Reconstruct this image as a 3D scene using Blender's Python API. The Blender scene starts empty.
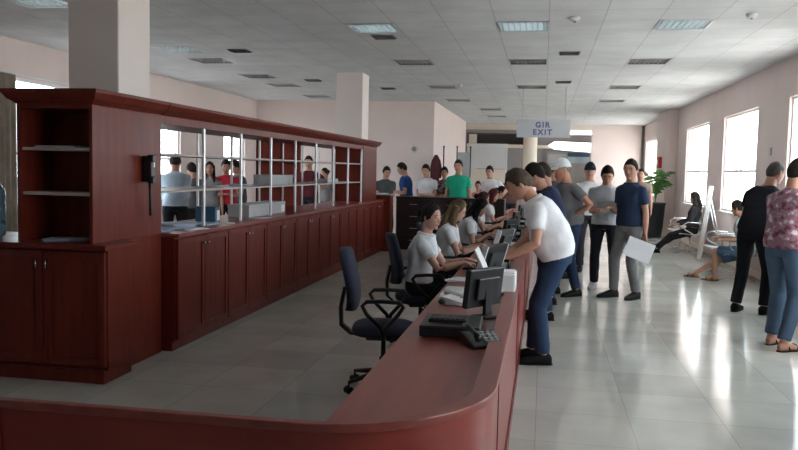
import bpy, math, random
import numpy as np
from mathutils import Vector, Matrix, noise
random.seed(7)
sc = bpy.context.scene
COL = sc.collection

# ------------------------------------------------------------------ camera
cam_d = bpy.data.cameras.new('camera'); cam = bpy.data.objects.new('camera', cam_d); COL.objects.link(cam)
cam_d.sensor_width = 36.0; cam_d.lens = 36.0 * 780 / 798; cam_d.clip_start = 0.05; cam_d.clip_end = 300
_roll, _vx, _vy = 0.021, 145.0, -52.0
_xp = _vx * math.cos(_roll) + _vy * math.sin(_roll); _yp = -_vx * math.sin(_roll) + _vy * math.cos(_roll)
_pitch = math.atan2(-_yp, 780); _yaw = math.atan2(_xp, math.hypot(780, _yp))
_F = Vector((-math.sin(_yaw) * math.cos(_pitch), math.cos(_yaw) * math.cos(_pitch), -math.sin(_pitch)))
_R0 = Vector((math.cos(_yaw), math.sin(_yaw), 0)); _D0 = -_R0.cross(_F)
_R = _R0 * math.cos(_roll) - _D0 * math.sin(_roll); _D = _R0 * math.sin(_roll) + _D0 * math.cos(_roll)
_M = Matrix((( _R.x, -_D.x, -_F.x, 0), (_R.y, -_D.y, -_F.y, 0), (_R.z, -_D.z, -_F.z, 1.6), (0, 0, 0, 1)))
cam.matrix_world = _M
sc.camera = cam

# ------------------------------------------------------------------ daylight and exposure
world = bpy.data.worlds.new('overcast_sky'); sc.world = world; world.use_nodes = True
bg = world.node_tree.nodes['Background']; bg.inputs[0].default_value = (0.86, 0.95, 1.0, 1); bg.inputs[1].default_value = 9.5
sun_d = bpy.data.lights.new('sun', 'SUN'); sun_d.energy = 26.0; sun_d.angle = 0.01; sun_d.color = (1.0, 0.97, 0.94)
sun = bpy.data.objects.new('sun', sun_d); COL.objects.link(sun); sun.rotation_euler = (math.radians(-38), 0, 0)
sc.view_settings.view_transform = 'Standard'; sc.view_settings.look = 'None'
sc.view_settings.exposure = 0.12; sc.view_settings.gamma = 1.0; sc.view_settings.use_curve_mapping = False
XL, XR, YB, YF, ZC = -7.35, 3.40, -4.0, 28.4, 3.32
RIGHT_WIN = [(1.6, 4.0), (5.6, 8.0), (9.6, 12.0), (13.65, 16.1), (17.5, 20.1), (23.3, 24.3), (25.3, 27.9)]
LEFT_WIN = [(9.9, 12.0), (13.0, 15.0), (17.2, 18.5)]
def window_portal(x, y0, y1, z0, z1, rot):
    l = bpy.data.lights.new('window_portal', 'AREA'); l.shape = 'RECTANGLE'; l.size = y1 - y0; l.size_y = z1 - z0
    l.cycles.is_portal = True
    o = bpy.data.objects.new('window_portal', l); COL.objects.link(o); o.location = (x, (y0 + y1) / 2, (z0 + z1) / 2)
    o.rotation_euler = (math.pi / 2, 0, rot)
for a, b in RIGHT_WIN: window_portal(XR + 0.28, a, b, 0.95, 2.75, math.pi / 2 * -1 + math.pi)
for a, b in LEFT_WIN: window_portal(XL - 0.28, a, b, 0.95, 2.75, -math.pi / 2)

# ------------------------------------------------------------------ materials
def mat(name, col, rough=0.6, metal=0.0, spec=0.5, coat=0.0, vary=0.0, scale=8.0, stretch=(1, 1, 1), col2=None, emit=None, bump=0.0):
    m = bpy.data.materials.new(name); m.use_nodes = True; nt = m.node_tree; b = nt.nodes['Principled BSDF']
    b.inputs['Base Color'].default_value = (*col, 1); b.inputs['Roughness'].default_value = rough
    b.inputs['Metallic'].default_value = metal; b.inputs['Specular IOR Level'].default_value = spec
    b.inputs['Coat Weight'].default_value = coat; b.inputs['Coat Roughness'].default_value = 0.12
    if emit: b.inputs['Emission Color'].default_value = (*emit[0], 1); b.inputs['Emission Strength'].default_value = emit[1]
    tc = nt.nodes.new('ShaderNodeTexCoord'); mp = nt.nodes.new('ShaderNodeMapping'); mp.inputs['Scale'].default_value = stretch
    n = nt.nodes.new('ShaderNodeTexNoise'); n.inputs['Scale'].default_value = scale; n.inputs['Detail'].default_value = 5
    nt.links.new(tc.outputs['Object'], mp.inputs[0]); nt.links.new(mp.outputs[0], n.inputs['Vector'])
    r = nt.nodes.new('ShaderNodeValToRGB'); r.color_ramp.elements[0].position = 0.35; r.color_ramp.elements[1].position = 0.68
    c2 = col2 or tuple(c * (1 + vary) for c in col); c1 = col if col2 else tuple(c * (1 - vary) for c in col)
    r.color_ramp.elements[0].color = (*c1, 1); r.color_ramp.elements[1].color = (*c2, 1)
    nt.links.new(n.outputs['Fac'], r.inputs[0]); nt.links.new(r.outputs[0], b.inputs['Base Color'])
    if bump:
        bp = nt.nodes.new('ShaderNodeBump'); bp.inputs['Strength'].default_value = bump; bp.inputs['Distance'].default_value = 0.01
        nt.links.new(n.outputs['Fac'], bp.inputs['Height']); nt.links.new(bp.outputs[0], b.inputs['Normal'])
    return m
def tiles(name, col, line, size, px, py, width, rough, vary):
    m = bpy.data.materials.new(name); m.use_nodes = True; nt = m.node_tree; b = nt.nodes['Principled BSDF']; N = nt.nodes; L = nt.links
    g = N.new('ShaderNodeNewGeometry'); mp = N.new('ShaderNodeMapping'); mp.inputs['Location'].default_value = (px, py, 0)
    br = N.new('ShaderNodeTexBrick'); br.offset = 0; br.squash = 1; br.inputs['Scale'].default_value = 1.0
    br.inputs['Brick Width'].default_value = size; br.inputs['Row Height'].default_value = size; br.inputs['Mortar Size'].default_value = width
    br.inputs['Mortar Smooth'].default_value = 0.2; br.inputs['Bias'].default_value = 0
    br.inputs['Color1'].default_value = (*[c * (1 - vary) for c in col], 1); br.inputs['Color2'].default_value = (*[c * (1 + vary) for c in col], 1)
    br.inputs['Mortar'].default_value = (*line, 1)
    L.new(g.outputs['Position'], mp.inputs[0]); L.new(mp.outputs[0], br.inputs['Vector'])
    no = N.new('ShaderNodeTexNoise'); no.inputs['Scale'].default_value = 2.3; no.inputs['Detail'].default_value = 6
    L.new(g.outputs['Position'], no.inputs['Vector'])
    mx = N.new('ShaderNodeMix'); mx.data_type = 'RGBA'; mx.blend_type = 'MULTIPLY'; mx.inputs[0].default_value = 0.35
    L.new(br.outputs['Color'], mx.inputs[6]); L.new(no.outputs['Fac'], mx.inputs[7]); L.new(mx.outputs[2], b.inputs['Base Color'])
    mr = N.new('ShaderNodeMapRange'); mr.inputs[3].default_value = rough * 0.8; mr.inputs[4].default_value = rough * 1.3
    L.new(no.outputs['Fac'], mr.inputs[0]); L.new(mr.outputs[0], b.inputs['Roughness'])
    bp = N.new('ShaderNodeBump'); bp.inputs['Strength'].default_value = 0.25; bp.inputs['Distance'].default_value = 0.003; bp.invert = True
    L.new(br.outputs['Fac'], bp.inputs['Height']); L.new(bp.outputs[0], b.inputs['Normal'])
    return m
M = {}
M['floor'] = tiles('polished_floor_tile', (0.62, 0.63, 0.58), (0.44, 0.44, 0.40), 0.6, 0.0, 0.15, 0.003, 0.11, 0.10)
M['ceiling'] = tiles('ceiling_tile', (0.79, 0.81, 0.83), (0.55, 0.55, 0.55), 0.6, 0.0, 0.45, 0.006, 0.9, 0.02)
M['wall'] = mat('wall_paint', (0.81, 0.685, 0.65), 0.75, vary=0.02, scale=2)
M['pillar'] = mat('pillar_paint', (0.84, 0.76, 0.73), 0.7, vary=0.02, scale=2)
M['wood'] = mat('mahogany', (0.115, 0.015, 0.009), 0.40, spec=0.24, coat=0.04, scale=3.0, stretch=(6, 6, 0.6), col2=(0.165, 0.024, 0.013))
M['wood_matte'] = mat('mahogany_board', (0.115, 0.015, 0.009), 0.75, spec=0.08, scale=3.0, stretch=(6, 6, 0.6), col2=(0.150, 0.020, 0.012))
M['wood_top'] = mat('mahogany_top', (0.21, 0.040, 0.032), 0.34, coat=0.15, scale=3.0, stretch=(5, 0.5, 5), col2=(0.29, 0.064, 0.045))
M['wood_front'] = mat('mahogany_front', (0.23, 0.026, 0.018), 0.34, coat=0.15, scale=3.0, stretch=(0.7, 0.7, 4), col2=(0.28, 0.034, 0.024))
M['dark_wood'] = mat('dark_wood', (0.022, 0.010, 0.010), 0.4, vary=0.3, scale=4)
M['shelf'] = mat('grey_shelf_board', (0.42, 0.36, 0.34), 0.4, vary=0.05)
M['alu'] = mat('brushed_aluminium', (0.80, 0.81, 0.83), 0.35, metal=0.6, vary=0.03)
M['chrome'] = mat('chrome', (0.75, 0.76, 0.78), 0.15, metal=1.0)
M['white'] = mat('white_plastic', (0.82, 0.83, 0.84), 0.4)
M['frame'] = mat('window_frame_white', (0.85, 0.85, 0.85), 0.4)
M['black'] = mat('black_plastic', (0.012, 0.013, 0.015), 0.35, vary=0.1)
M['screen'] = mat('dark_screen', (0.02, 0.025, 0.035), 0.12)
M['navy_cloth'] = mat('navy_upholstery', (0.018, 0.024, 0.050), 0.9, vary=0.25, scale=60, bump=0.2)
M['paper'] = mat('paper', (0.80, 0.81, 0.84), 0.8, vary=0.02)
M['paper_blue'] = mat('blue_grey_paper', (0.42, 0.50, 0.62), 0.8, vary=0.05)
M['card'] = mat('grey_card', (0.46, 0.46, 0.47), 0.8, vary=0.05)
M['lamp_grey'] = mat('louvre_metal', (0.55, 0.56, 0.57), 0.3, metal=0.7)
M['lamp_back'] = mat('lamp_housing', (0.22, 0.22, 0.22), 0.5)
M['tube_off'] = mat('fluorescent_tube_off', (0.75, 0.77, 0.78), 0.3)
M['tube_glow'] = mat('tube_reflection_glow', (0.9, 1, 1), 0.3, emit=((0.75, 0.97, 1.0), 2.4))  # weak glow stands in for daylight reflected in the near fittings
M['vent'] = mat('vent_grey', (0.24, 0.24, 0.24), 0.6)
M['sign'] = mat('sign_grey', (0.60, 0.62, 0.66), 0.5)
M['sign_text'] = mat('sign_letters', (0.13, 0.15, 0.32), 0.5)
M['sign_lit'] = mat('lit_sign_face', (0.95, 0.95, 0.95), 0.5, emit=((1, 1, 1), 1.6))
M['blue_sign'] = mat('dark_blue_panel', (0.03, 0.09, 0.16), 0.4)
M['light_blue'] = mat('pale_blue_panel', (0.40, 0.52, 0.60), 0.5)
M['grey_panel'] = mat('grey_panel', (0.36, 0.34, 0.34), 0.6)
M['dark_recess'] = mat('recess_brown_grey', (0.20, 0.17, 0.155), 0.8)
M['cream'] = mat('cream_paint', (0.86, 0.76, 0.66), 0.6)
M['red'] = mat('red_paint', (0.55, 0.02, 0.02), 0.4)
M['leaf'] = mat('leaf', (0.08, 0.20, 0.04), 0.5, vary=0.35, scale=9)
M['pot'] = mat('dark_pot', (0.015, 0.02, 0.02), 0.5)
M['soil'] = mat('soil', (0.04, 0.025, 0.015), 0.95, vary=0.3)
M['orange'] = mat('orange_plastic', (0.75, 0.20, 0.08), 0.5)
M['ground'] = mat('outdoor_bounce_ground', (0.55, 0.54, 0.50), 0.9)  # unseen pale ground, brightened to bounce sun up to the ceiling
M['ground_dim'] = mat('outdoor_dim_ground', (0.10, 0.10, 0.10), 0.9)  # unseen ground made dark to cut the bounce into the left hall
def glass(name, col=(1, 1, 1), rough=0.0, alpha_mix=0.92):
    m = bpy.data.materials.new(name); m.use_nodes = True; nt = m.node_tree; nt.nodes.clear()
    o = nt.nodes.new('ShaderNodeOutputMaterial'); mx = nt.nodes.new('ShaderNodeMixShader'); mx.inputs[0].default_value = 1 - alpha_mix
    t = nt.nodes.new('ShaderNodeBsdfTransparent'); t.inputs[0].default_value = (*col, 1); g = nt.nodes.new('ShaderNodeBsdfGlossy'); g.inputs['Roughness'].default_value = rough
    nt.links.new(t.outputs[0], mx.inputs[1]); nt.links.new(g.outputs[0], mx.inputs[2]); nt.links.new(mx.outputs[0], o.inputs[0]); return m
M['glass'] = glass('window_glass')
M['sheer'] = mat('sheer_curtain', (0.82, 0.82, 0.80), 0.9, vary=0.05)
def water_mat():
    m = bpy.data.materials.new('blue_bottle_plastic'); m.use_nodes = True; b = m.node_tree.nodes['Principled BSDF']
    b.inputs['Base Color'].default_value = (0.30, 0.62, 0.80, 1); b.inputs['Roughness'].default_value = 0.08
    b.inputs['Transmission Weight'].default_value = 0.75; b.inputs['IOR'].default_value = 1.2; return m
M['water'] = water_mat()
def floral_mat():
    m = bpy.data.materials.new('floral_cloth'); m.use_nodes = True; nt = m.node_tree; b = nt.nodes['Principled BSDF']; b.inputs['Roughness'].default_value = 0.85
    tc = nt.nodes.new('ShaderNodeTexCoord'); v = nt.nodes.new('ShaderNodeTexNoise'); v.inputs['Scale'].default_value = 17; v.inputs['Detail'].default_value = 2
    r = nt.nodes.new('ShaderNodeValToRGB'); e = r.color_ramp.elements; e[0].position = 0.36; e[0].color = (0.10, 0.03, 0.05, 1); e[1].position = 0.66; e[1].color = (0.60, 0.50, 0.52, 1)
    for p, c in ((0.46, (0.32, 0.13, 0.15, 1)), (0.54, (0.16, 0.14, 0.22, 1)), (0.60, (0.42, 0.26, 0.27, 1))):
        x = e.new(p); x.color = c
    nt.links.new(tc.outputs['Object'], v.inputs['Vector']); nt.links.new(v.outputs['Fac'], r.inputs[0]); nt.links.new(r.outputs[0], b.inputs['Base Color']); return m
M['floral'] = floral_mat()
_cl = {}
def cloth(col):
    k = tuple(col)
    if k not in _cl: _cl[k] = mat('cloth', col, 0.88, vary=0.10, scale=7, spec=0.25)
    return _cl[k]
_sk = {}
def skinm(col):
    k = tuple(col)
    if k not in _sk: _sk[k] = mat('skin', col, 0.55, vary=0.06, scale=12, spec=0.35)
    return _sk[k]
def translucent(name, col):
    m = bpy.data.materials.new(name); m.use_nodes = True; nt = m.node_tree; b = nt.nodes['Principled BSDF']; b.inputs['Base Color'].default_value = (*col, 1); b.inputs['Roughness'].default_value = .9
    t = nt.nodes.new('ShaderNodeBsdfTranslucent'); t.inputs[0].default_value = (*col, 1); x = nt.nodes.new('ShaderNodeMixShader'); nt.links.new(b.outputs[0], x.inputs[1]); nt.links.new(t.outputs[0], x.inputs[2]); nt.links.new(x.outputs[0], nt.nodes['Material Output'].inputs[0]); return m
M['sheer'] = translucent('white_translucent', (0.85, 0.85, 0.83))
M['drape'] = mat('brown_grey_drape', (0.34, 0.29, 0.23), 0.9, vary=0.1)
def hairm(col):
    k = ('h',) + tuple(col)
    if k not in _cl: _cl[k] = mat('hair', col, 0.75, vary=0.3, scale=30, stretch=(1, 1, 0.3), spec=0.2)
    return _cl[k]

# ------------------------------------------------------------------ mesh helpers
class MB:
    def __init__(s): s.v = []; s.f = []
    def add(s, vs, fs):
        b = len(s.v); s.v += [tuple(v) for v in vs]; s.f += [tuple(i + b for i in f) for f in fs]; return s
    def box(s, c, d, rot=None):
        vs = [Vector((x * d[0] / 2, y * d[1] / 2, z * d[2] / 2)) for x in (-1, 1) for y in (-1, 1) for z in (-1, 1)]
        if rot is not None: vs = [rot @ v for v in vs]
        return s.add([v + Vector(c) for v in vs], [(0, 1, 3, 2), (4, 6, 7, 5), (0, 4, 5, 1), (2, 3, 7, 6), (0, 2, 6, 4), (1, 5, 7, 3)])
    def b2(s, x0, x1, y0, y1, z0, z1): return s.box(((x0 + x1) / 2, (y0 + y1) / 2, (z0 + z1) / 2), (x1 - x0, y1 - y0, z1 - z0))
    def loft(s, rings, closed=True, cap=True):
        n = len(rings[0]); vs = [p for r in rings for p in r]; fs = []
        for i in range(len(rings) - 1):
            for j in range(n if closed else n - 1):
                k = (j + 1) % n; fs.append((i * n + j, i * n + k, (i + 1) * n + k, (i + 1) * n + j))
        if cap: fs.append(tuple(reversed(range(n)))); fs.append(tuple((len(rings) - 1) * n + j for j in range(n)))
        return s.add(vs, fs)
    def tube(s, pts, r, n=8, cap=True):
        pts = [Vector(p) for p in pts]; rs = r if isinstance(r, (list, tuple)) else [r] * len(pts); rings = []; up = None
        for i, p in enumerate(pts):
            t = (pts[min(i + 1, len(pts) - 1)] - pts[max(i - 1, 0)]).normalized()
            if up is None: up = Vector((0, 0, 1)) if abs(t.z) < 0.9 else Vector((1, 0, 0))
            u = t.cross(up).normalized(); w = u.cross(t).normalized(); up = w
            rings.append([p + (u * math.cos(a) + w * math.sin(a)) * rs[i] for a in [2 * math.pi * k / n for k in range(n)]])
        return s.loft(rings, cap=cap)
    def lathe(s, c, prof, n=24):
        return s.loft([[Vector(c) + Vector((r * math.cos(2 * math.pi * k / n), r * math.sin(2 * math.pi * k / n), z)) for k in range(n)] for r, z in prof])
    def prism(s, poly, z0, z1):
        n = len(poly); return s.add([(x, y, z0) for x, y in poly] + [(x, y, z1) for x, y in poly],
            [tuple(reversed(range(n))), tuple(range(n, 2 * n))] + [(i, (i + 1) % n, n + (i + 1) % n, n + i) for i in range(n)])
    def ball(s, c, r, n=16, m=10, rot=None):
        rings = []
        for i in range(m + 1):
            t = math.pi * (i + 0.02) / (m + 0.04); ring = []
            for k in range(n):
                a = 2 * math.pi * k / n; v = Vector((r[0] * math.sin(t) * math.cos(a), r[1] * math.sin(t) * math.sin(a), -r[2] * math.cos(t)))
                if rot is not None: v = rot @ v
                ring.append(Vector(c) + v)
            rings.append(ring)
        return s.loft(rings)
    def build(s, name, m, parent=None, bevel=0.0, smooth=False):
        me = bpy.data.meshes.new(name); me.from_pydata([tuple(v) for v in s.v], [], s.f); me.validate(); me.update()
        import bmesh
        bm = bmesh.new(); bm.from_mesh(me); bmesh.ops.recalc_face_normals(bm, faces=bm.faces); bm.to_mesh(me); bm.free()
        me.materials.append(m if not isinstance(m, str) else M[m])
        if smooth:
            for p in me.polygons: p.use_smooth = True
        o = bpy.data.objects.new(name, me); COL.objects.link(o)
        if parent: o.parent = parent
        if bevel:
            b = o.modifiers.new('bevel', 'BEVEL'); b.width = bevel; b.segments = 2; b.limit_method = 'ANGLE'
        return o
def tag(o, label, cat, group=None, kind=None):
    if label: o['label'] = label
    if cat: o['category'] = cat
    if group: o['group'] = group
    if kind: o['kind'] = kind
    return o
def thing(name, loc, rz, label, cat, group=None):
    o = bpy.data.objects.new(name, None); o.empty_display_size = 0.1; COL.objects.link(o); o.location = loc; o.rotation_euler = (0, 0, rz)
    return tag(o, label, cat, group)
def struct(o): o['kind'] = 'structure'; return o
def copy_tree(o, parent=None):
    c = o.copy(); COL.objects.link(c); c.parent = parent
    for ch in list(o.children): copy_tree(ch, c)
    return c
def dup(o, loc, rz, label, group=None):
    c = copy_tree(o); c.location = loc; c.rotation_euler = (0, 0, rz); c['label'] = label
    if group: c['group'] = group
    return c
def rz(a): return Matrix.Rotation(a, 3, 'Z')

# ================================================================== STRUCTURE
struct(MB().b2(XL - 0.3, XR + 0.3, YB - 0.3, 34, -0.2, 0).build('floor', 'floor'))
LIGHTS = [(-2.1, 'over the staff aisle', [(9.45, 1), (12.45, 0), (16.05, 0), (19.05, 0)]), (-0.3, 'above the counter', [(9.45, 1), (12.45, 0), (16.05, 0)]),
        (1.5, 'over the customer aisle', [(9.45, 1), (12.45, 0), (16.05, 0), (19.05, 0)]), (-5.4, 'over the left hall', [(7.65, 1), (10.95, 1), (12.15, 0), (14.25, 0), (15.75, 0), (18.15, 0)]),
        (-1.5, 'past the staff aisle', [(21.75, 0), (24.45, 0)])]
cut = [(x - .285, x + .285, q[0] - .285, q[0] + .285) for x, w, ls in LIGHTS for q in ls]
xs = sorted({XL - 0.3, XR + 0.3} | {round(v, 4) for c in cut for v in c[:2]}); ys = sorted({YB - 0.3, 34} | {round(v, 4) for c in cut for v in c[2:]})
cm_ = MB().b2(XL - 0.3, XR + 0.3, YB - 0.3, 34, ZC + 0.16, ZC + 0.3)
for xa, xb in zip(xs, xs[1:]):
    for ya, yb in zip(ys, ys[1:]):
        mx_, my_ = (xa + xb) / 2, (ya + yb) / 2
        if not any(c[0] < mx_ < c[1] and c[2] < my_ < c[3] for c in cut): cm_.add([(xa, ya, ZC), (xb, ya, ZC), (xb, yb, ZC), (xa, yb, ZC)], [(0, 3, 2, 1)])
struct(cm_.build('ceiling', 'ceiling'))
def wall_with_holes(name, x0, x1, y0, y1, holes, zb, zt):
    m = MB(); y = y0
    for a, b in holes:
        if a > y: m.b2(x0, x1, y, a, 0, ZC)
        m.b2(x0, x1, a, b, 0, zb); m.b2(x0, x1, a, b, zt, ZC); y = b
    m.b2(x0, x1, y, y1, 0, ZC); return struct(m.build(name, 'wall'))
wall_with_holes('wall_right', XR, XR + 0.3, YB, 34, RIGHT_WIN, 0.95, 2.75)
wall_with_holes('wall_left', XL - 0.3, XL, YB, 19.6, LEFT_WIN, 0.95, 2.79)
struct(MB().b2(XL, XR, YB - 0.3, YB, 0, ZC).build('wall_behind', 'wall'))
struct(MB().b2(XL - 0.3, -2.72, 19.3, 19.6, 0, ZC).b2(-3.0, -2.72, 19.6, 27.3, 0, ZC).build('wall_back_left', 'wall'))
struct(MB().b2(1.62, XR, 28.4, 28.7, 0, ZC).build('wall_far_right', 'wall'))
struct(MB().b2(3.12, XR, 21.4, 23.0, 0, ZC).build('trim_2', 'wall', bevel=0.01))
# far end of the hall: wall with a dark recess and high windows
fw = MB(); Y0, Y1 = 29.3, 29.6
fw.b2(-3.4, -2.86, Y0, Y1, 0, ZC); fw.b2(-2.86, -0.45, Y0, Y1, 0, 2.62); fw.b2(-2.86, -0.45, Y0, Y1, 3.04, ZC)
fw.b2(-0.45, 0.62, Y0, Y1, 0, ZC); fw.b2(0.62, 1.70, Y0, Y1, 0, 3.0); fw.b2(0.62, 1.70, Y0, Y1, 3.27, ZC); fw.b2(1.7, 1.9, Y0, Y1, 0, ZC)
struct(fw.build('wall_far', 'grey_panel'))
struct(MB().b2(-3.4, -3.0, 27.0, 29.4, 0, ZC).build('wall_passage', 'wall'))
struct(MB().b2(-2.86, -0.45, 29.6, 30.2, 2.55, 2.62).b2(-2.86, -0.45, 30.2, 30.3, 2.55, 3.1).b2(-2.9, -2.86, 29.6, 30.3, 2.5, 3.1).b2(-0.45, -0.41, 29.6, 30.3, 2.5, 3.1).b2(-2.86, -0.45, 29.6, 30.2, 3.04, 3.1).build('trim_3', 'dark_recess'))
struct(MB().b2(-2.8, -2.5, 29.2, 29.3, 0, 3.0).b2(-2.5, 0.3, 29.18, 29.3, 2.5, 2.62).build('trim_4', 'cream'))
struct(MB().b2(-3.0, 1.62, 28.3, 28.45, 3.12, ZC).build('trim_5', 'cream'))
# skirting
struct(MB().b2(XR - 0.02, XR, YB, 21.4, 0, 0.1).b2(XR - 0.02, XR, 23.0, 28.4, 0, 0.1).build('baseboard_right', 'cream', bevel=0.004))
struct(MB().b2(XL, XL + 0.02, YB, 19.3, 0, 0.1).build('baseboard_left', 'cream', bevel=0.004))
struct(MB().b2(XL + 0.02, -2.72, 19.28, 19.3, 0, 0.1).build('baseboard_back', 'cream', bevel=0.004))
# dark upright strip where the far wall meets the right wall
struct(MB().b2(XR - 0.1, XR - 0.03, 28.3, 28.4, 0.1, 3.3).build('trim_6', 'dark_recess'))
# pillars
def pillar(name, x0, x1, y0, y1, m='pillar'): return struct(MB().b2(x0, x1, y0, y1, 0, ZC).build(name, m, bevel=0.012))
pillar('pillar_front', -4.25, -3.755, 6.45, 7.02)
pillar('pillar_middle', -3.715, -3.225, 13.68, 14.18)
struct(MB().lathe((-0.50, 27.6, 0), [(0.25, 0), (0.25, 0.1), (0.24, 0.12), (0.24, ZC)], 32).build('pillar_round', 'cream'))
# windows
def window(n, x, y0, y1, z0, z1, side, mull=1, bar=True):
    fm = MB(); t = 0.04; d = 0.05; ym = [y0 + (y1 - y0) * (k + 1) / (mull + 1) for k in range(mull)]
    xc = x + side * 0.07
    fm.b2(xc - d / 2, xc + d / 2, y0, y0 + t, z0, z1).b2(xc - d / 2, xc + d / 2, y1 - t, y1, z0, z1)
    fm.b2(xc - d / 2, xc + d / 2, y0 + t, y1 - t, z0, z0 + t).b2(xc - d / 2, xc + d / 2, y0 + t, y1 - t, z1 - t, z1)
    zb = z0 + (z1 - z0) * 0.42
    for y in ym: fm.b2(xc - d / 2, xc + d / 2, y - t / 2, y + t / 2, z0 + t, z1 - t)
    if bar: fm.b2(xc - d / 2 - .001, xc + d / 2 + .001, y0 + t, y1 - t, zb - t / 2, zb + t / 2)
    o = struct(fm.build('window_%d' % n, 'frame'))
    MB().b2(xc - 0.004, xc + 0.004, y0 + t, y1 - t, z0 + t, z1 - t).build('glass_pane', 'glass', o)
    MB().b2(min(x - side * 0.05, xc - side * .03), max(x - side * 0.05, xc - side * .03), y0 - 0.03, y1 + 0.03, z0 - 0.03, z0).build('window_sill', 'frame', o, bevel=0.005)
i = 1
for a, b in RIGHT_WIN: window(i, XR, a, b, 0.95, 2.75, 1, 1 if b - a > 1.2 else 0); i += 1
for a, b in LEFT_WIN: window(i, XL, a, b, 0.95, 2.79, -1); i += 1
wf = struct(MB().b2(0.62, 1.70, 29.42, 29.48, 3.0, 3.03).b2(0.62, 1.70, 29.42, 29.48, 3.24, 3.27).build('window_%d' % i, 'frame'))
MB().b2(0.62, 1.70, 29.445, 29.455, 3.03, 3.24).build('glass_pane', 'glass', wf)
struct(MB().b2(-60, -3, -60, 90, -0.45, -0.2).build('ground_left', 'ground_dim'))  # separate dark piece added to keep the left hall dimmer
struct(MB().b2(-3, 60, -60, 90, -0.45, -0.2).build('ground_right', 'ground'))
# ================================================================== LEFT CABINETS
def bar_frame(m, x, y0, y1, z0, z1, w, t):      # frame moulding on a +X facing door
    m.b2(x, x + t, y0, y0 + w, z0, z1).b2(x, x + t, y1 - w, y1, z0, z1).b2(x, x + t, y0 + w, y1 - w, z0, z0 + w).b2(x, x + t, y0 + w, y1 - w, z1 - w, z1)
# corner cabinet that faces the camera
cc = thing('corner_cabinet', (-3.56, 5.05, 0), 0, 'tall mahogany corner cabinet with three open compartments above two doors', 'cabinet')
def loc(m): # shift world-built mesh into the thing's frame
    return m
def pc(m, name, mt, par, bevel=0.003, smooth=False):     # part given in world coordinates
    off = par.matrix_world.translation if par.type != 'EMPTY' else Vector(par.location)
    q = par
    off = Vector((0, 0, 0))
    while q: off += Vector(q.location); q = q.parent
    m.v = [tuple(Vector(v) - off) for v in m.v]
    return m.build(name, mt, par, bevel, smooth)
m = MB().b2(-4.07, -3.06, 5.10, 5.50, 0.10, 0.98); pc(m, 'base_cabinet', 'wood', cc)
pc(MB().b2(-4.07, -3.09, 5.09, 5.48, 0, 0.10), 'plinth', 'wood', cc)
pc(MB().b2(-4.10, -3.03, 5.02, 5.53, 0.98, 1.02), 'counter_top', 'wood', cc, 0.006)
for a, b, hx in ((-4.06, -3.565, -3.60), (-3.555, -3.07, -3.52)):
    d = MB().b2(a, b, 5.08, 5.10, 0.13, 0.965); w = 0.055
    d.b2(a, a + w, 5.068, 5.08, 0.13, 0.965).b2(b - w, b, 5.068, 5.08, 0.13, 0.965).b2(a + w, b - w, 5.068, 5.08, 0.13, 0.13 + w).b2(a + w, b - w, 5.068, 5.08, 0.965 - w, 0.965)
    dr = pc(d, 'door', 'wood', cc, 0.004)
    h = MB().tube([(hx, 5.068, 0.895), (hx, 5.045, 0.89), (hx, 5.045, 0.84), (hx, 5.068, 0.835)], 0.006)
    pc(h, 'handle', 'chrome', dr, 0, True)
hb = MB().b2(-3.78, -3.745, 5.10, 6.10, 1.02, 2.02).b2(-3.745, -3.20, 5.46, 5.48, 1.02, 2.02)
hb.b2(-3.745, -3.20, 5.10, 5.46, 1.99, 2.02)
pc(hb, 'hutch_carcass', 'wood', cc)
pc(MB().b2(-3.745, -3.20, 5.115, 5.455, 1.36, 1.38).b2(-3.745, -3.20, 5.115, 5.455, 1.70, 1.72), 'shelf_boards', 'shelf', cc) if False else None
for z in (1.375, 1.70): pc(MB().b2(-3.745, -3.20, 5.115, 5.458, z - 0.011, z + 0.011), 'shelf', 'shelf', cc, 0.002)
pc(MB().b2(-3.20, -3.175, 5.10, 6.12, 1.02, 2.02).b2(-3.20, -3.175, 5.535, 6.12, 0, 1.02), 'side_panel', 'wood', cc)
def cornice(x0, x1, y0, y1, sides):      # stepped and flared cornice
    m = MB(); e = (0.0, 0.02, 0.045, 0.075, 0.08); z = (2.02, 2.04, 2.055, 2.10, 2.125)
    rings = []
    for k in range(5):
        q = e[k]; rings.append([(x0 - q * sides[0], y0 - q * sides[1], z[k]), (x1 + q * sides[2], y0 - q * sides[1], z[k]), (x1 + q * sides[2], y1 + q * sides[3], z[k]), (x0 - q * sides[0], y1 + q * sides[3], z[k])])
    return m.loft(rings)
pc(cornice(-3.78, -3.175, 5.10, 6.13, (1, 1, 1, 0)), 'cornice', 'wood', cc, 0.003)
# neighbour base unit that runs out of the picture on the left
lb = thing('base_cabinet', (-4.7, 5.1, 0), 0, 'low mahogany cabinet at the left picture edge under the water bottle', 'cabinet')
pc(MB().b2(-5.30, -4.10, 5.10, 5.75, 0.10, 0.98), 'carcass', 'wood', lb)
pc(MB().b2(-5.30, -4.10, 5.12, 5.72, 0, 0.10), 'plinth', 'wood', lb)
pc(MB().b2(-5.30, -4.105, 5.04, 5.78, 0.98, 1.02), 'counter_top', 'wood', lb, 0.006)
for a, b in ((-5.29, -4.71), (-4.69, -4.11)): pc(MB().b2(a, b, 5.08, 5.10, 0.13, 0.965), 'door', 'wood', lb, 0.004)

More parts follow.
